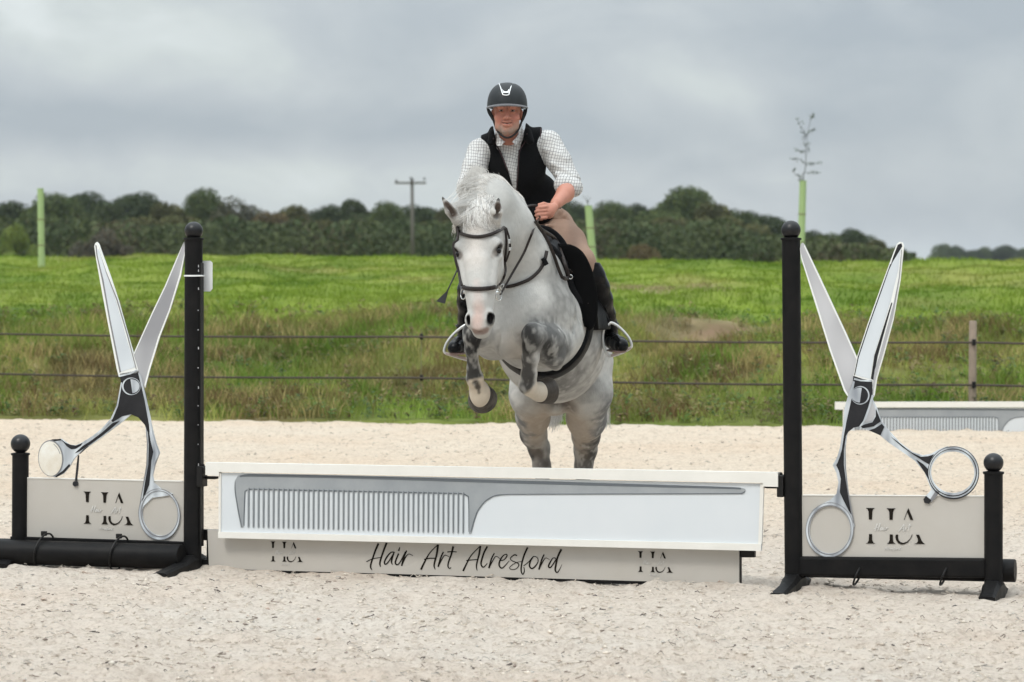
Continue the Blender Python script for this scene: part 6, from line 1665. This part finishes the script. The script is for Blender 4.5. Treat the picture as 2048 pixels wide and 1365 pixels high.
# hands: palm, four curled fingers and a thumb, closed on the rein
def hand(cx, cy, Yh, sg):
    """sg=+1: fist seen from the back, fingers curl towards the left of the picture"""
    pt = lambda dx, dy, dd: P_(cx + sg * dx, cy + dy, Yh + dd)
    B.ell(pt(10, -1, .0), (.031, .028, .040), .012)
    B.cap(pt(18, -8, .02), pt(9, -1, 0), .026, .026, .015)
    for i, (dy, l) in enumerate(((-10, 0), (-3, -2.0), (4.5, -1.5), (11.5, 1.0))):
        B.cap(pt(4, dy, -.028), pt(-9 + l, dy + 1.5, -.034), .0098, .0092, .004)
        B.cap(pt(-9 + l, dy + 1.5, -.034), pt(-14 + l, dy + 3, -.012), .0092, .0088, .003)
        B.cap(pt(-14 + l, dy + 3, -.012), pt(-5 + l, dy + 4, .004), .0086, .0080, .003)
    B.cap(pt(10, -12, .0), pt(0, -16, -.020), .0125, .0105, .006); B.cap(pt(0, -16, -.020), pt(-10, -14, -.028), .0105, .0088, .004)
hand(1088, 424, 14.70, 1); hand(942, 436, 14.62, -1)
SKIN = np.array([.46, .205, .145])
def skin_cols(V):
    C = np.tile(SKIN, (len(V), 1)); C *= (.94 + .12 * vnoise(V, 45, 5, 3))[:, None]
    hi_ = V[:, 2] > 2.1
    for sg in (1, -1):
        paint(V, C, Fp(sg * .045, -.008, .06), Fp(sg * .035, -.02, .07), .032, (.45, .165, .12), .7, .9, .3, 40)
        paint(V, C, Fp(sg * .017, .043, .085), Fp(sg * .044, .046, .072), .0068, (.07, .035, .025), .95, .5, .5, 120)
        paint(V, C, Fp(sg * .022, .024, .084), Fp(sg * .040, .023, .076), .009, (.15, .06, .045), .85, .7, .2, 90)
        paint(V, C, Fp(sg * .058, -.045, .035), Fp(sg * .035, -.082, .055), .034, (.29, .20, .16), .75, .8, .6, 55)
        paint(V, C, Fp(sg * .026, -.030, .080), Fp(sg * .034, -.062, .060), .010, (.26, .12, .09), .7, .9, .4, 70)
        paint(V, C, Fp(sg * .0075, -.021, .098), Fp(sg * .010, -.021, .094), .0045, (.12, .05, .04), .9, .6, .1)
    paint(V, C, Fp(-.03, -.078, .06), Fp(.03, -.078, .06), .034, (.31, .235, .195), .8, .7, .5, 55)
    paint(V, C, Fp(-.022, -.030, .094), Fp(.022, -.030, .094), .008, (.36, .24, .19), .7, .7, .4, 90)
    paint(V, C, Fp(-.018, -.0385, .092), Fp(.018, -.0385, .092), .0042, (.42, .15, .12), .8, .6, .2)
    paint(V, C, Fp(-.016, -.052, .090), Fp(.016, -.052, .090), .0055, (.46, .18, .14), .8, .6, .2)
    paint(V, C, Fp(0, -.0458, .088), Fp(.026, -.0405, .078), .0042, (.10, .03, .025), .95, .5, .1); paint(V, C, Fp(0, -.0458, .088), Fp(-.026, -.0405, .078), .0042, (.10, .03, .025), .95, .5, .1)
    paint(V, C, Fp(0, -.012, .105), Fp(0, .012, .098), .014, (.56, .22, .165), .6, .8, .3, 60)
    return np.clip(C, 0, 1)
M['skin'] = mat('skin', (.5, .28, .2), .5, attr=True, spec=.35, bump=(120, .12, 4))
M['skin'].node_tree.nodes['Principled BSDF'].inputs['Subsurface Weight'].default_value = .12
M['skin'].node_tree.nodes['Principled BSDF'].inputs['Subsurface Radius'].default_value = (.01, .004, .002)
iso(B, 'body', M['skin'], rider, skin_cols, 1)
M['iris'] = mat('eye_dark', (.03, .018, .012), .1); M['sclera'] = mat('eye_white', (.30, .23, .20), .3)
for sg in (1, -1):
    m = MB(); m.ball(Fp(sg * .030, .0225, .0700), .0105, 18); e_ = m.build('eye', M['sclera'], rider, smooth=True)
    m = MB(); m.ball(Fp(sg * .0298, .0222, .0772), .0062, 14, (1, .65, 1)); m.build('iris', M['iris'], e_, smooth=True)
m = MB(); m.box(Fp(0, -.0440, .0815), (.014, .003, .0020), bev=.001); m.build('teeth', M['sclera'], rider)

# ---- clothing
def cloth_bump(m_, sc, st):
    N, L = m_.node_tree.nodes, m_.node_tree.links
    return m_
M['fleece'] = mat('black_fleece', (.0065, .0068, .0075), .95, bump=(220, .5, 4), spec=.1, sheen=.03)
M['fleecetrim'] = mat('fleece_trim', (.035, .016, .018), .8)
M['breech'] = mat('beige_breeches', (.32, .215, .165), .85, bump=(9, .8, 5, (1, 1, 2.2)), var=(7, .4, (.25, .18, .13)), spec=.1)
M['boot'] = mat('black_boot', (.004, .004, .0045), .24, bump=(26, .25, 3), var=(10, .5, (.009, .009, .0095)), spec=.14)
M['suede'] = mat('dark_suede', (.010, .0095, .0095), .9)
def shirt_material():
    m = bpy.data.materials.new('checked_shirt'); m.use_nodes = True
    N, L = m.node_tree.nodes, m.node_tree.links; b = N['Principled BSDF']; b.inputs['Roughness'].default_value = .85; b.inputs['Specular IOR Level'].default_value = .2
    t = N.new('ShaderNodeTexCoord'); nz = N.new('ShaderNodeTexNoise'); nz.inputs['Scale'].default_value = 5; nz.inputs['Detail'].default_value = 3
    L.new(t.outputs['Object'], nz.inputs[0])
    s1 = N.new('ShaderNodeVectorMath'); s1.operation = 'SCALE'; s1.inputs['Scale'].default_value = .055; L.new(nz.outputs['Color'], s1.inputs[0])
    ad = N.new('ShaderNodeVectorMath'); ad.operation = 'ADD'; L.new(t.outputs['Object'], ad.inputs[0]); L.new(s1.outputs[0], ad.inputs[1])
    mp = N.new('ShaderNodeMapping'); mp.inputs['Rotation'].default_value = (0, math.radians(-9), 0); L.new(ad.outputs[0], mp.inputs[0])
    sx = N.new('ShaderNodeSeparateXYZ'); L.new(mp.outputs[0], sx.inputs[0])
    def line(o_, per, wd):
        a = N.new('ShaderNodeMath'); a.operation = 'DIVIDE'; L.new(o_, a.inputs[0]); a.inputs[1].default_value = per
        f = N.new('ShaderNodeMath'); f.operation = 'FRACT'; L.new(a.outputs[0], f.inputs[0])
        c = N.new('ShaderNodeMath'); c.operation = 'LESS_THAN'; L.new(f.outputs[0], c.inputs[0]); c.inputs[1].default_value = wd; return c.outputs[0]
    mxm = N.new('ShaderNodeMath'); mxm.operation = 'MAXIMUM'; L.new(line(sx.outputs[0], .0135, .15), mxm.inputs[0]); L.new(line(sx.outputs[2], .0165, .13), mxm.inputs[1])
    mi = N.new('ShaderNodeMix'); mi.data_type = 'RGBA'; L.new(mxm.outputs[0], mi.inputs[0])
    mi.inputs[6].default_value = (.57, .57, .555, 1); mi.inputs[7].default_value = (.17, .165, .17, 1)
    L.new(mi.outputs[2], b.inputs['Base Color'])
    n2_ = N.new('ShaderNodeTexNoise'); n2_.inputs['Scale'].default_value = 13; n2_.inputs['Detail'].default_value = 3; n2_.inputs['Distortion'].default_value = 1.2
    mp2 = N.new('ShaderNodeMapping'); mp2.inputs['Scale'].default_value = (1.4, 1.4, .8); mp2.inputs['Rotation'].default_value = (0, .6, 0); L.new(t.outputs['Object'], mp2.inputs[0]); L.new(mp2.outputs[0], n2_.inputs[0])
    bn = N.new('ShaderNodeBump'); bn.inputs['Strength'].default_value = .55; bn.inputs['Distance'].default_value = .02; L.new(n2_.outputs['Fac'], bn.inputs['Height']); L.new(bn.outputs[0], b.inputs['Normal'])
    return m
M['shirt'] = shirt_material()
cx_, cy_, cz_ = axis([(-.36, .46, .0058)]), axis([(14.70, 15.50, .0075)]), axis([(1.58, 2.34, .0058)])
S_ = Field(cx_, cy_, cz_)
S_.ell(P_(1032, 330, 15.12), (.156, .112, .185), .05); S_.ell(P_(1065, 400, 15.22), (.140, .11, .14), .05); S_.cap(P_(972, 300, 15.12), P_(1084, 286, 15.12), .064, .064, .05)
S_.chain([(P_(960, 303, 15.10), .068), (P_(949, 335, 15.03), .062), (P_(936, 372, 14.96), .055), (P_(937, 396, 14.86), .050)], .02)
S_.chain([(P_(1097, 287, 15.10), .070), (P_(1117, 322, 15.06), .065), (P_(1138, 362, 15.02), .057), (P_(1137, 376, 14.98), .056)], .02)
S_.cap(P_(1128, 370, 14.965), P_(1147, 376, 14.97), .054, .050, .004)          # rolled cuff
for a_, b_2, r_ in (((1092, 300, 15.03), (1132, 318, 15.0), .010), ((1104, 328, 15.0), (1138, 345, 14.97), .010), ((1112, 348, 14.98), (1150, 352, 14.97), .009), ((940, 330, 14.97), (962, 345, 14.98), .009), ((930, 352, 14.91), (958, 356, 14.94), .009)):
    S_.cap(P_(*a_), P_(*b_2), r_, r_ * .5, .018)
for a_, b_2 in (((1098, 318, 14.965), (1128, 330, 14.955)), ((1108, 340, 14.95), (1144, 352, 14.94)), ((1100, 300, 14.98), (1118, 304, 14.98)), ((934, 340, 14.94), (950, 342, 14.95))):
    S_.cap(P_(*a_), P_(*b_2), .006, .004, .015, 'sub')
S_.ell(P_(1020, 262, 15.02), (.052, .075, .07), .012, None, 'sub')             # neck opening
iso(S_, 'shirt', M['shirt'], rider)
# collar points
def plate(name, px, Y0, th, matl, parent):
    m = MB(); f_ = [P_(x, y, Y0 + d) for x, y, d in px]; b_ = [p + np.array([0, th, 0]) for p in f_]; n = len(px)
    m.add(f_ + b_, [tuple(range(n))[::-1], tuple(range(n, 2 * n))] + [(i, (i + 1) % n, n + (i + 1) % n, n + i) for i in range(n)]); return m.build(name, M[matl], parent)
plate('collar', [(990, 262, .05), (993, 258, .06), (1000, 276, .0), (1010, 284, -.035), (1002, 292, -.03), (994, 292, -.01), (990, 280, .02)], 14.985, .006, 'shirt', rider)
plate('collar', [(1044, 250, .06), (1046, 262, .04), (1042, 278, .0), (1032, 292, -.03), (1024, 284, -.04), (1034, 274, -.01)], 14.985, .006, 'shirt', rider)
# gilet: torso shell cut open down the front
G_ = Field(cx_, cy_, axis([(1.60, 2.36, .0058)]))
G_.ell(P_(1030, 328, 15.12), (.166, .124, .190), .05); G_.ell(P_(1064, 398, 15.22), (.150, .125, .15), .05); G_.ell(P_(1074, 428, 15.22), (.13, .15, .07), .04); G_.cap(P_(976, 292, 15.12), P_(1078, 279, 15.12), .066, .066, .045)
G_.ell(P_(1020, 270, 15.07), (.088, .082, .055), .03)
G_.cap(P_(1053, 266, 15.01), P_(1060, 282, 14.99), .028, .022, .03); G_.cap(P_(1046, 256, 15.10), P_(990, 262, 15.10), .03, .03, .03); G_.cap(P_(988, 268, 15.0), P_(982, 286, 14.99), .028, .020, .03)
Xg, Yg, Zg = G_.grid((slice(None),) * 3)
pz = np.array([zc_(392, 15.), zc_(345, 15.), zc_(300, 15.), zc_(278, 15.), zc_(250, 15.), zc_(235, 15.)])
lx = np.array([(q - 1024) * 15. / FPX for q in (1031, 1017, 1001, 991, 986, 984)]); rx_ = np.array([(q - 1024) * 15. / FPX for q in (1033, 1034, 1037, 1046, 1051, 1052)])
Lz, Rz = np.interp(Zg[0, 0], pz, lx), np.interp(Zg[0, 0], pz, rx_)
cut = np.minimum(Xg - Lz[None, None, :], Rz[None, None, :] - Xg); cut = np.where(Zg < pz[0], -.05, cut)
G = np.maximum(G_.F, np.minimum(cut, 15.20 - Yg))
inner = np.sqrt(((Xg - FC[0] - .01) / .064) ** 2 + ((Yg - 15.04) / .070) ** 2) - 1
G = np.maximum(G, np.where(Zg > zc_(300, 15.), -inner * .06, -.1))
# armholes
def armcut(Gf, c, ax_, r):
    d = np.array(ax_) / np.linalg.norm(ax_); X, Y, Z = Xg - c[0], Yg - c[1], Zg - c[2]
    t = X * d[0] + Y * d[1] + Z * d[2]
    return np.maximum(Gf, t)
G = armcut(G, P_(963, 300, 15.1), (-1, 0, -.05), 0); G = armcut(G, P_(1085, 285, 15.1), (1, 0, .05), 0) if False else np.maximum(G, np.where(Zg > zc_(318, 15.), Xg - (P_(1084, 0, 15.1)[0]), -.1))
iso(None, 'gilet', M['fleece'], rider, None, 2, F=G.astype(np.float32), grids=(G_.xs, G_.ys, G_.zs))
gm = bpy.data.objects[[o.name for o in rider.children if o.name.startswith('gilet')][0]]
_gv = np.zeros(len(gm.data.vertices) * 3); gm.data.vertices.foreach_get('co', _gv); _gv = _gv.reshape(-1, 3) + np.array(worg(rider))
BG = BVHTree.FromPolygons([tuple(v) for v in _gv], [tuple(p.vertices) for p in gm.data.polygons])
def ghit(px, py, off):
    o_ = Vector((0, 0, CH)); d = (W(px, py, 10) - o_).normalized(); loc, nor, i, dist = BG.ray_cast(o_, d, 30)
    if loc is None: loc, nor, i, dist = BG.find_nearest(W(px, py, 15.0))
    return loc - Vector((0, off, 0))
def gpipe(name, px, r, matl, off=.002):
    m = MB(); m.tube([Vector(p) for p in spline([tuple(ghit(x, y, off)) for x, y in px], 4)], r, 8); return m.build(name, M[matl], rider, smooth=True)
gpipe('zip', [(987, 278), (993, 290), (1000, 304), (1008, 322), (1016, 344), (1025, 370), (1031, 388)], .0035, 'zipm' if 'zipm' in M else 'fleecetrim')
gpipe('zip', [(1054, 268), (1050, 284), (1040, 300), (1037, 320), (1036, 345), (1034, 370), (1034, 394)], .0035, 'fleecetrim')
gpipe('piping', [(963, 283), (964, 296), (966, 310), (968, 322)], .0035, 'fleecetrim'); gpipe('piping', [(1082, 258), (1081, 275), (1082, 292), (1084, 312)], .0035, 'fleecetrim')
# breeches
Q = Field(axis([(-.25, .50, .0075)]), axis([(14.72, 15.55, .0085)]), axis([(1.42, 1.98, .0075)]))
Q.ell(P_(1086, 443, 15.30), (.130, .14, .11), .05); Q.cap(P_(1082, 442, 15.26), P_(1114, 450, 15.24), .085, .075, .04)
Q.chain([(P_(1112, 456, 15.22), .098), (P_(1138, 486, 15.05), .086), (P_(1162, 522, 14.92), .068), (P_(1182, 552, 14.94), .056)], .03)
Q.chain([(P_(1062, 456, 15.22), .098), (P_(1010, 490, 15.05), .086), (P_(975, 524, 14.90), .068), (P_(950, 556, 14.93), .056)], .03)
for k_, (x0, y0, x1, y1) in enumerate(((1092, 452, 1140, 452), (1096, 468, 1150, 470), (1100, 484, 1158, 486), (1128, 494, 1168, 506))):
    Q.cap(P_(x0, y0, 15.06 - .035 * k_), P_(x1, y1, 15.08 - .03 * k_), .010, .004, .02)
iso(Q, 'breeches', M['breech'], rider)
# crumpled shirt tail / belt loops above the thigh
T_ = Field(axis([(.14, .36, .005)]), axis([(15.0, 15.3, .006)]), axis([(1.70, 1.88, .005)]))
for px, py, r_ in ((1112, 432, .026), (1120, 426, .022), (1127, 434, .024), (1118, 440, .028), (1133, 441, .018)): T_.ell(P_(px, py, 15.13), (r_, .03, r_), .008)
iso(T_, 'waistband', M['breech'], rider)
# boots: shaft and foot in one, sole apart
M['sole'] = mat('boot_sole', (.26, .17, .15), .5)
for nm, sh, ft in (('boot', [(P_(1176, 534, 14.94), .066), (P_(1185, 553, 14.95), .064), (P_(1194, 575, 14.98), .063), (P_(1202, 600, 15.02), .060), (P_(1212, 630, 15.08), .048), (P_(1219, 652, 15.12), .042), (P_(1222, 676, 15.16), .042)],
                    [(P_(1222, 684, 15.16), .036), (P_(1228, 684, 15.06), .040), (P_(1238, 690, 14.96), .042), (P_(1243, 692, 14.90), .037)]),
                   ('boot', [(P_(946, 556, 14.95), .058), (P_(938, 580, 14.98), .058), (P_(936, 604, 15.02), .056), (P_(934, 634, 15.08), .046), (P_(930, 656, 15.12), .040), (P_(928, 678, 15.16), .040)],
                    [(P_(928, 686, 15.16), .036), (P_(922, 688, 15.06), .040), (P_(914, 694, 14.96), .042), (P_(909, 697, 14.90), .037)])):
    allp = np.array([p for p, r_ in sh + ft]); lo, hi_ = allp.min(0) - .09, allp.max(0) + .09
    f = Field(*[np.arange(lo[a], hi_[a], .0055) for a in range(3)])
    f.chain(sh, .02); f.chain(ft, .02)
    # flatten the sole
    X, Y, Z = f.grid((slice(None),) * 3); zs_ = ft[2][0][2] - .030
    sl_ = (ft[3][0][0] - ft[0][0][0]) * .55
    f.F = np.maximum(f.F, (zs_ - Z) - .0 * X)
    top = sh[0][0][2] + .022; f.F = np.maximum(f.F, Z - top)
    bo = iso(f, nm, M['boot'], rider)
    m = MB(); a_, b_2 = ft[0][0], ft[3][0]
    pts = [np.array([a_[0] * (1 - t) + b_2[0] * t, a_[1] * (1 - t) + b_2[1] * t - .02 * t, zs_ - .004]) for t in np.linspace(0, 1, 6)]
    m.tube([Vector(p) for p in pts], [.030, .034, .036, .040, .040, .026], 12, flat=.22, nrm=(0, 0, 1)); m.build('sole', M['sole'], bo, smooth=True)
    s_ = 1 if sh[0][0][0] > 0 else -1
    for i in range(3):
        q = ft[1][0] + (ft[2][0] - ft[1][0]) * (.1 + .35 * i); zt = q[2] + .040
        m = MB(); m.tube([Vector((q[0] - .026, q[1] - .012, zt - .012)), Vector((q[0], q[1] - .018, zt + .003)), Vector((q[0] + .026, q[1] - .012, zt - .012))], .0035, 6); m.build('lace', M['suede'], bo, smooth=True)
    m = MB(); q = sh[-2][0]; m.tube(ring((q[0], q[1], q[2] + .01), .046, 0, (0, 0, 1)), .006, 8); m.build('ankle_fold', M['boot'], bo, smooth=True)

# ---- helmet
M['helm'] = mat('helmet_shell', (.018, .021, .023), .5, spec=.3, bump=(300, .06, 3))
M['helmtrim'] = mat('helmet_rim', (.13, .128, .135), .5)
M['silver'] = mat('silver_trim', (.75, .76, .76), .25, metal=.3)
hc = P_(1014.5, 209, YR + .012)
m = MB(); V = []; F = []; nU, nV = 48, 20
for j in range(nV + 1):
    ph = math.pi / 2 * j / nV
    for i in range(nU):
        a = 2 * math.pi * i / nU; cs, sn = math.cos(a), math.sin(a)
        rr = math.cos(ph) ** .86
        drop = -.016 * max(0, sn) * (1 - j / nV) ** 3 - .009 * cs * cs * (1 - j / nV) ** 4
        V.append(hc + np.array([.1055 * rr * cs, .132 * rr * sn, .1175 * math.sin(ph) ** .92 + drop - .004]))
for j in range(nV):
    for i in range(nU): F.append((j * nU + i, j * nU + (i + 1) % nU, (j + 1) * nU + (i + 1) % nU, (j + 1) * nU + i))
# inner wall
b0 = len(V); V += [p + (hc - p) * np.array([.07, .07, 0]) + np.array([0, 0, .0]) for p in V[:nU]]; V += [p + np.array([0, 0, .06]) + (hc - p) * np.array([.05, .05, 0]) for p in V[b0:b0 + nU]]
for i in range(nU):
    F.append((i, b0 + i, b0 + (i + 1) % nU, (i + 1) % nU)); F.append((b0 + i, b0 + nU + i, b0 + nU + (i + 1) % nU, b0 + (i + 1) % nU))
m.add(V, F); m.build('helmet', M['helm'], rider, smooth='auto')
helmet = [o for o in rider.children if o.name.startswith('helmet')][0]
# peak
m = MB(); V = []; F = []; n = 26
for i in range(n + 1):
    a = math.pi * (1 + i / n); cs, sn = math.cos(a), math.sin(a); w_ = max(0, -sn) ** .8
    base = hc + np.array([.1055 * cs, .132 * sn, -.004 - .009 * cs * cs])
    outp = base + np.array([.004 * cs, -.036 * w_ - .003, -.006 * w_ - .004])
    V += [base, outp, outp + np.array([0, .002, -.006]), base + np.array([0, .01, -.010])]
for i in range(n):
    for k in range(4): F.append((i * 4 + k, i * 4 + (k + 1) % 4, (i + 1) * 4 + (k + 1) % 4, (i + 1) * 4 + k))
m.add(V, F); m.build('peak', M['helmtrim'], helmet, smooth='auto')
def hsurf(px, py, off=.002):
    p = P_(px, py, YR); x, z = (p[0] - hc[0]) / .1055, (p[2] - hc[2] + .004) / .1175
    y = -math.sqrt(max(.02, 1 - x * x - min(.97, max(0, z)) ** 2)) * .132
    return Vector((p[0], hc[1] + y - off - .004, p[2]))
m = MB(); m.tube([Vector(p) for p in spline([tuple(hsurf(*q)) for q in [(998, 168), (1001, 176), (1004, 187), (1007, 193), (1017, 193), (1019, 187), (1022, 176), (1026, 168)]], 4)], .0030, 8); m.build('trim', M['silver'], helmet, smooth=True)
m = MB(); q = [hsurf(x, y, .003) for x, y in ((1004.5, 181), (1018.5, 181), (1017, 188.5), (1006.5, 188.5))]; m.add(q + [p + Vector((0, .008, 0)) for p in q], [(0, 3, 2, 1), (4, 5, 6, 7), (0, 1, 5, 4), (1, 2, 6, 5), (2, 3, 7, 6), (3, 0, 4, 7)]); m.build('badge', M['silver'], helmet)
def bstrap(name, pts, r):
    m = MB(); m.tube([Vector(p) for p in spline(pts, 6)], r, 8, flat=.45, nrm=(0, -1, 0)); m.build(name, M['suede'], helmet, smooth=True)
bstrap('chin_strap', [tuple(P_(977, 219, YR - .01)), tuple(P_(984, 232, YR - .03)), tuple(P_(990, 250, YR - .04)), tuple(P_(998, 266, YR - .05)), tuple(P_(1010, 275, YR - .065)), tuple(P_(1022, 274, YR - .065)), tuple(P_(1034, 264, YR - .05)), tuple(P_(1041, 250, YR - .04)), tuple(P_(1046, 234, YR - .03)), tuple(P_(1049, 219, YR - .01))], .0055)
bstrap('rear_strap', [tuple(P_(1053, 217, YR + .03)), tuple(P_(1051, 228, YR + .01)), tuple(P_(1044, 243, YR - .02))], .0055)
bstrap('rear_strap', [tuple(P_(975, 217, YR + .03)), tuple(P_(978, 227, YR + .01)), tuple(P_(986, 240, YR - .025))], .0055)

# ---- whip
M['whip'] = mat('whip_black', (.010, .010, .011), .45)
root = empty('riding_whip', tuple(P_(940, 440, 14.62)), 'short black riding whip with a leather flap, pointing down left of the horse\'s head', 'riding whip')
m = MB(); A = [P_(948, 424, 14.66), P_(940, 440, 14.62), P_(918, 533, 14.30), P_(893, 586, 14.14)]
m.tube([Vector(p) for p in A], [.008, .008, .0042, .0035], 8); m.build('shaft', M['whip'], root, smooth=True)
m = MB(); f_ = [P_(894, 582, 14.135), P_(896, 584, 14.135), P_(890, 608, 14.11), P_(872, 603, 14.11)]
m.add(f_ + [p + np.array([0, .004, 0]) for p in f_], [(0, 3, 2, 1), (4, 5, 6, 7), (0, 1, 5, 4), (1, 2, 6, 5), (2, 3, 7, 6), (3, 0, 4, 7)]); m.build('flap', M['whip'], root)

# ================================================================== the air
hz_ = bpy.data.materials.new('haze_air'); hz_.use_nodes = True
N, L = hz_.node_tree.nodes, hz_.node_tree.links; N.clear()
o_ = N.new('ShaderNodeOutputMaterial'); v_ = N.new('ShaderNodeVolumePrincipled'); v_.inputs['Color'].default_value = (.80, .87, .95, 1); v_.inputs['Density'].default_value = .00008
L.new(v_.outputs[0], o_.inputs['Volume'])
m = MB(); m.box((0, 2300, 22), (2700, 2500, 27.5)); hb_ = m.build('haze', hz_, None); setup(hb_, 'thin pale haze softening the far trees', 'haze', kind='stuff')
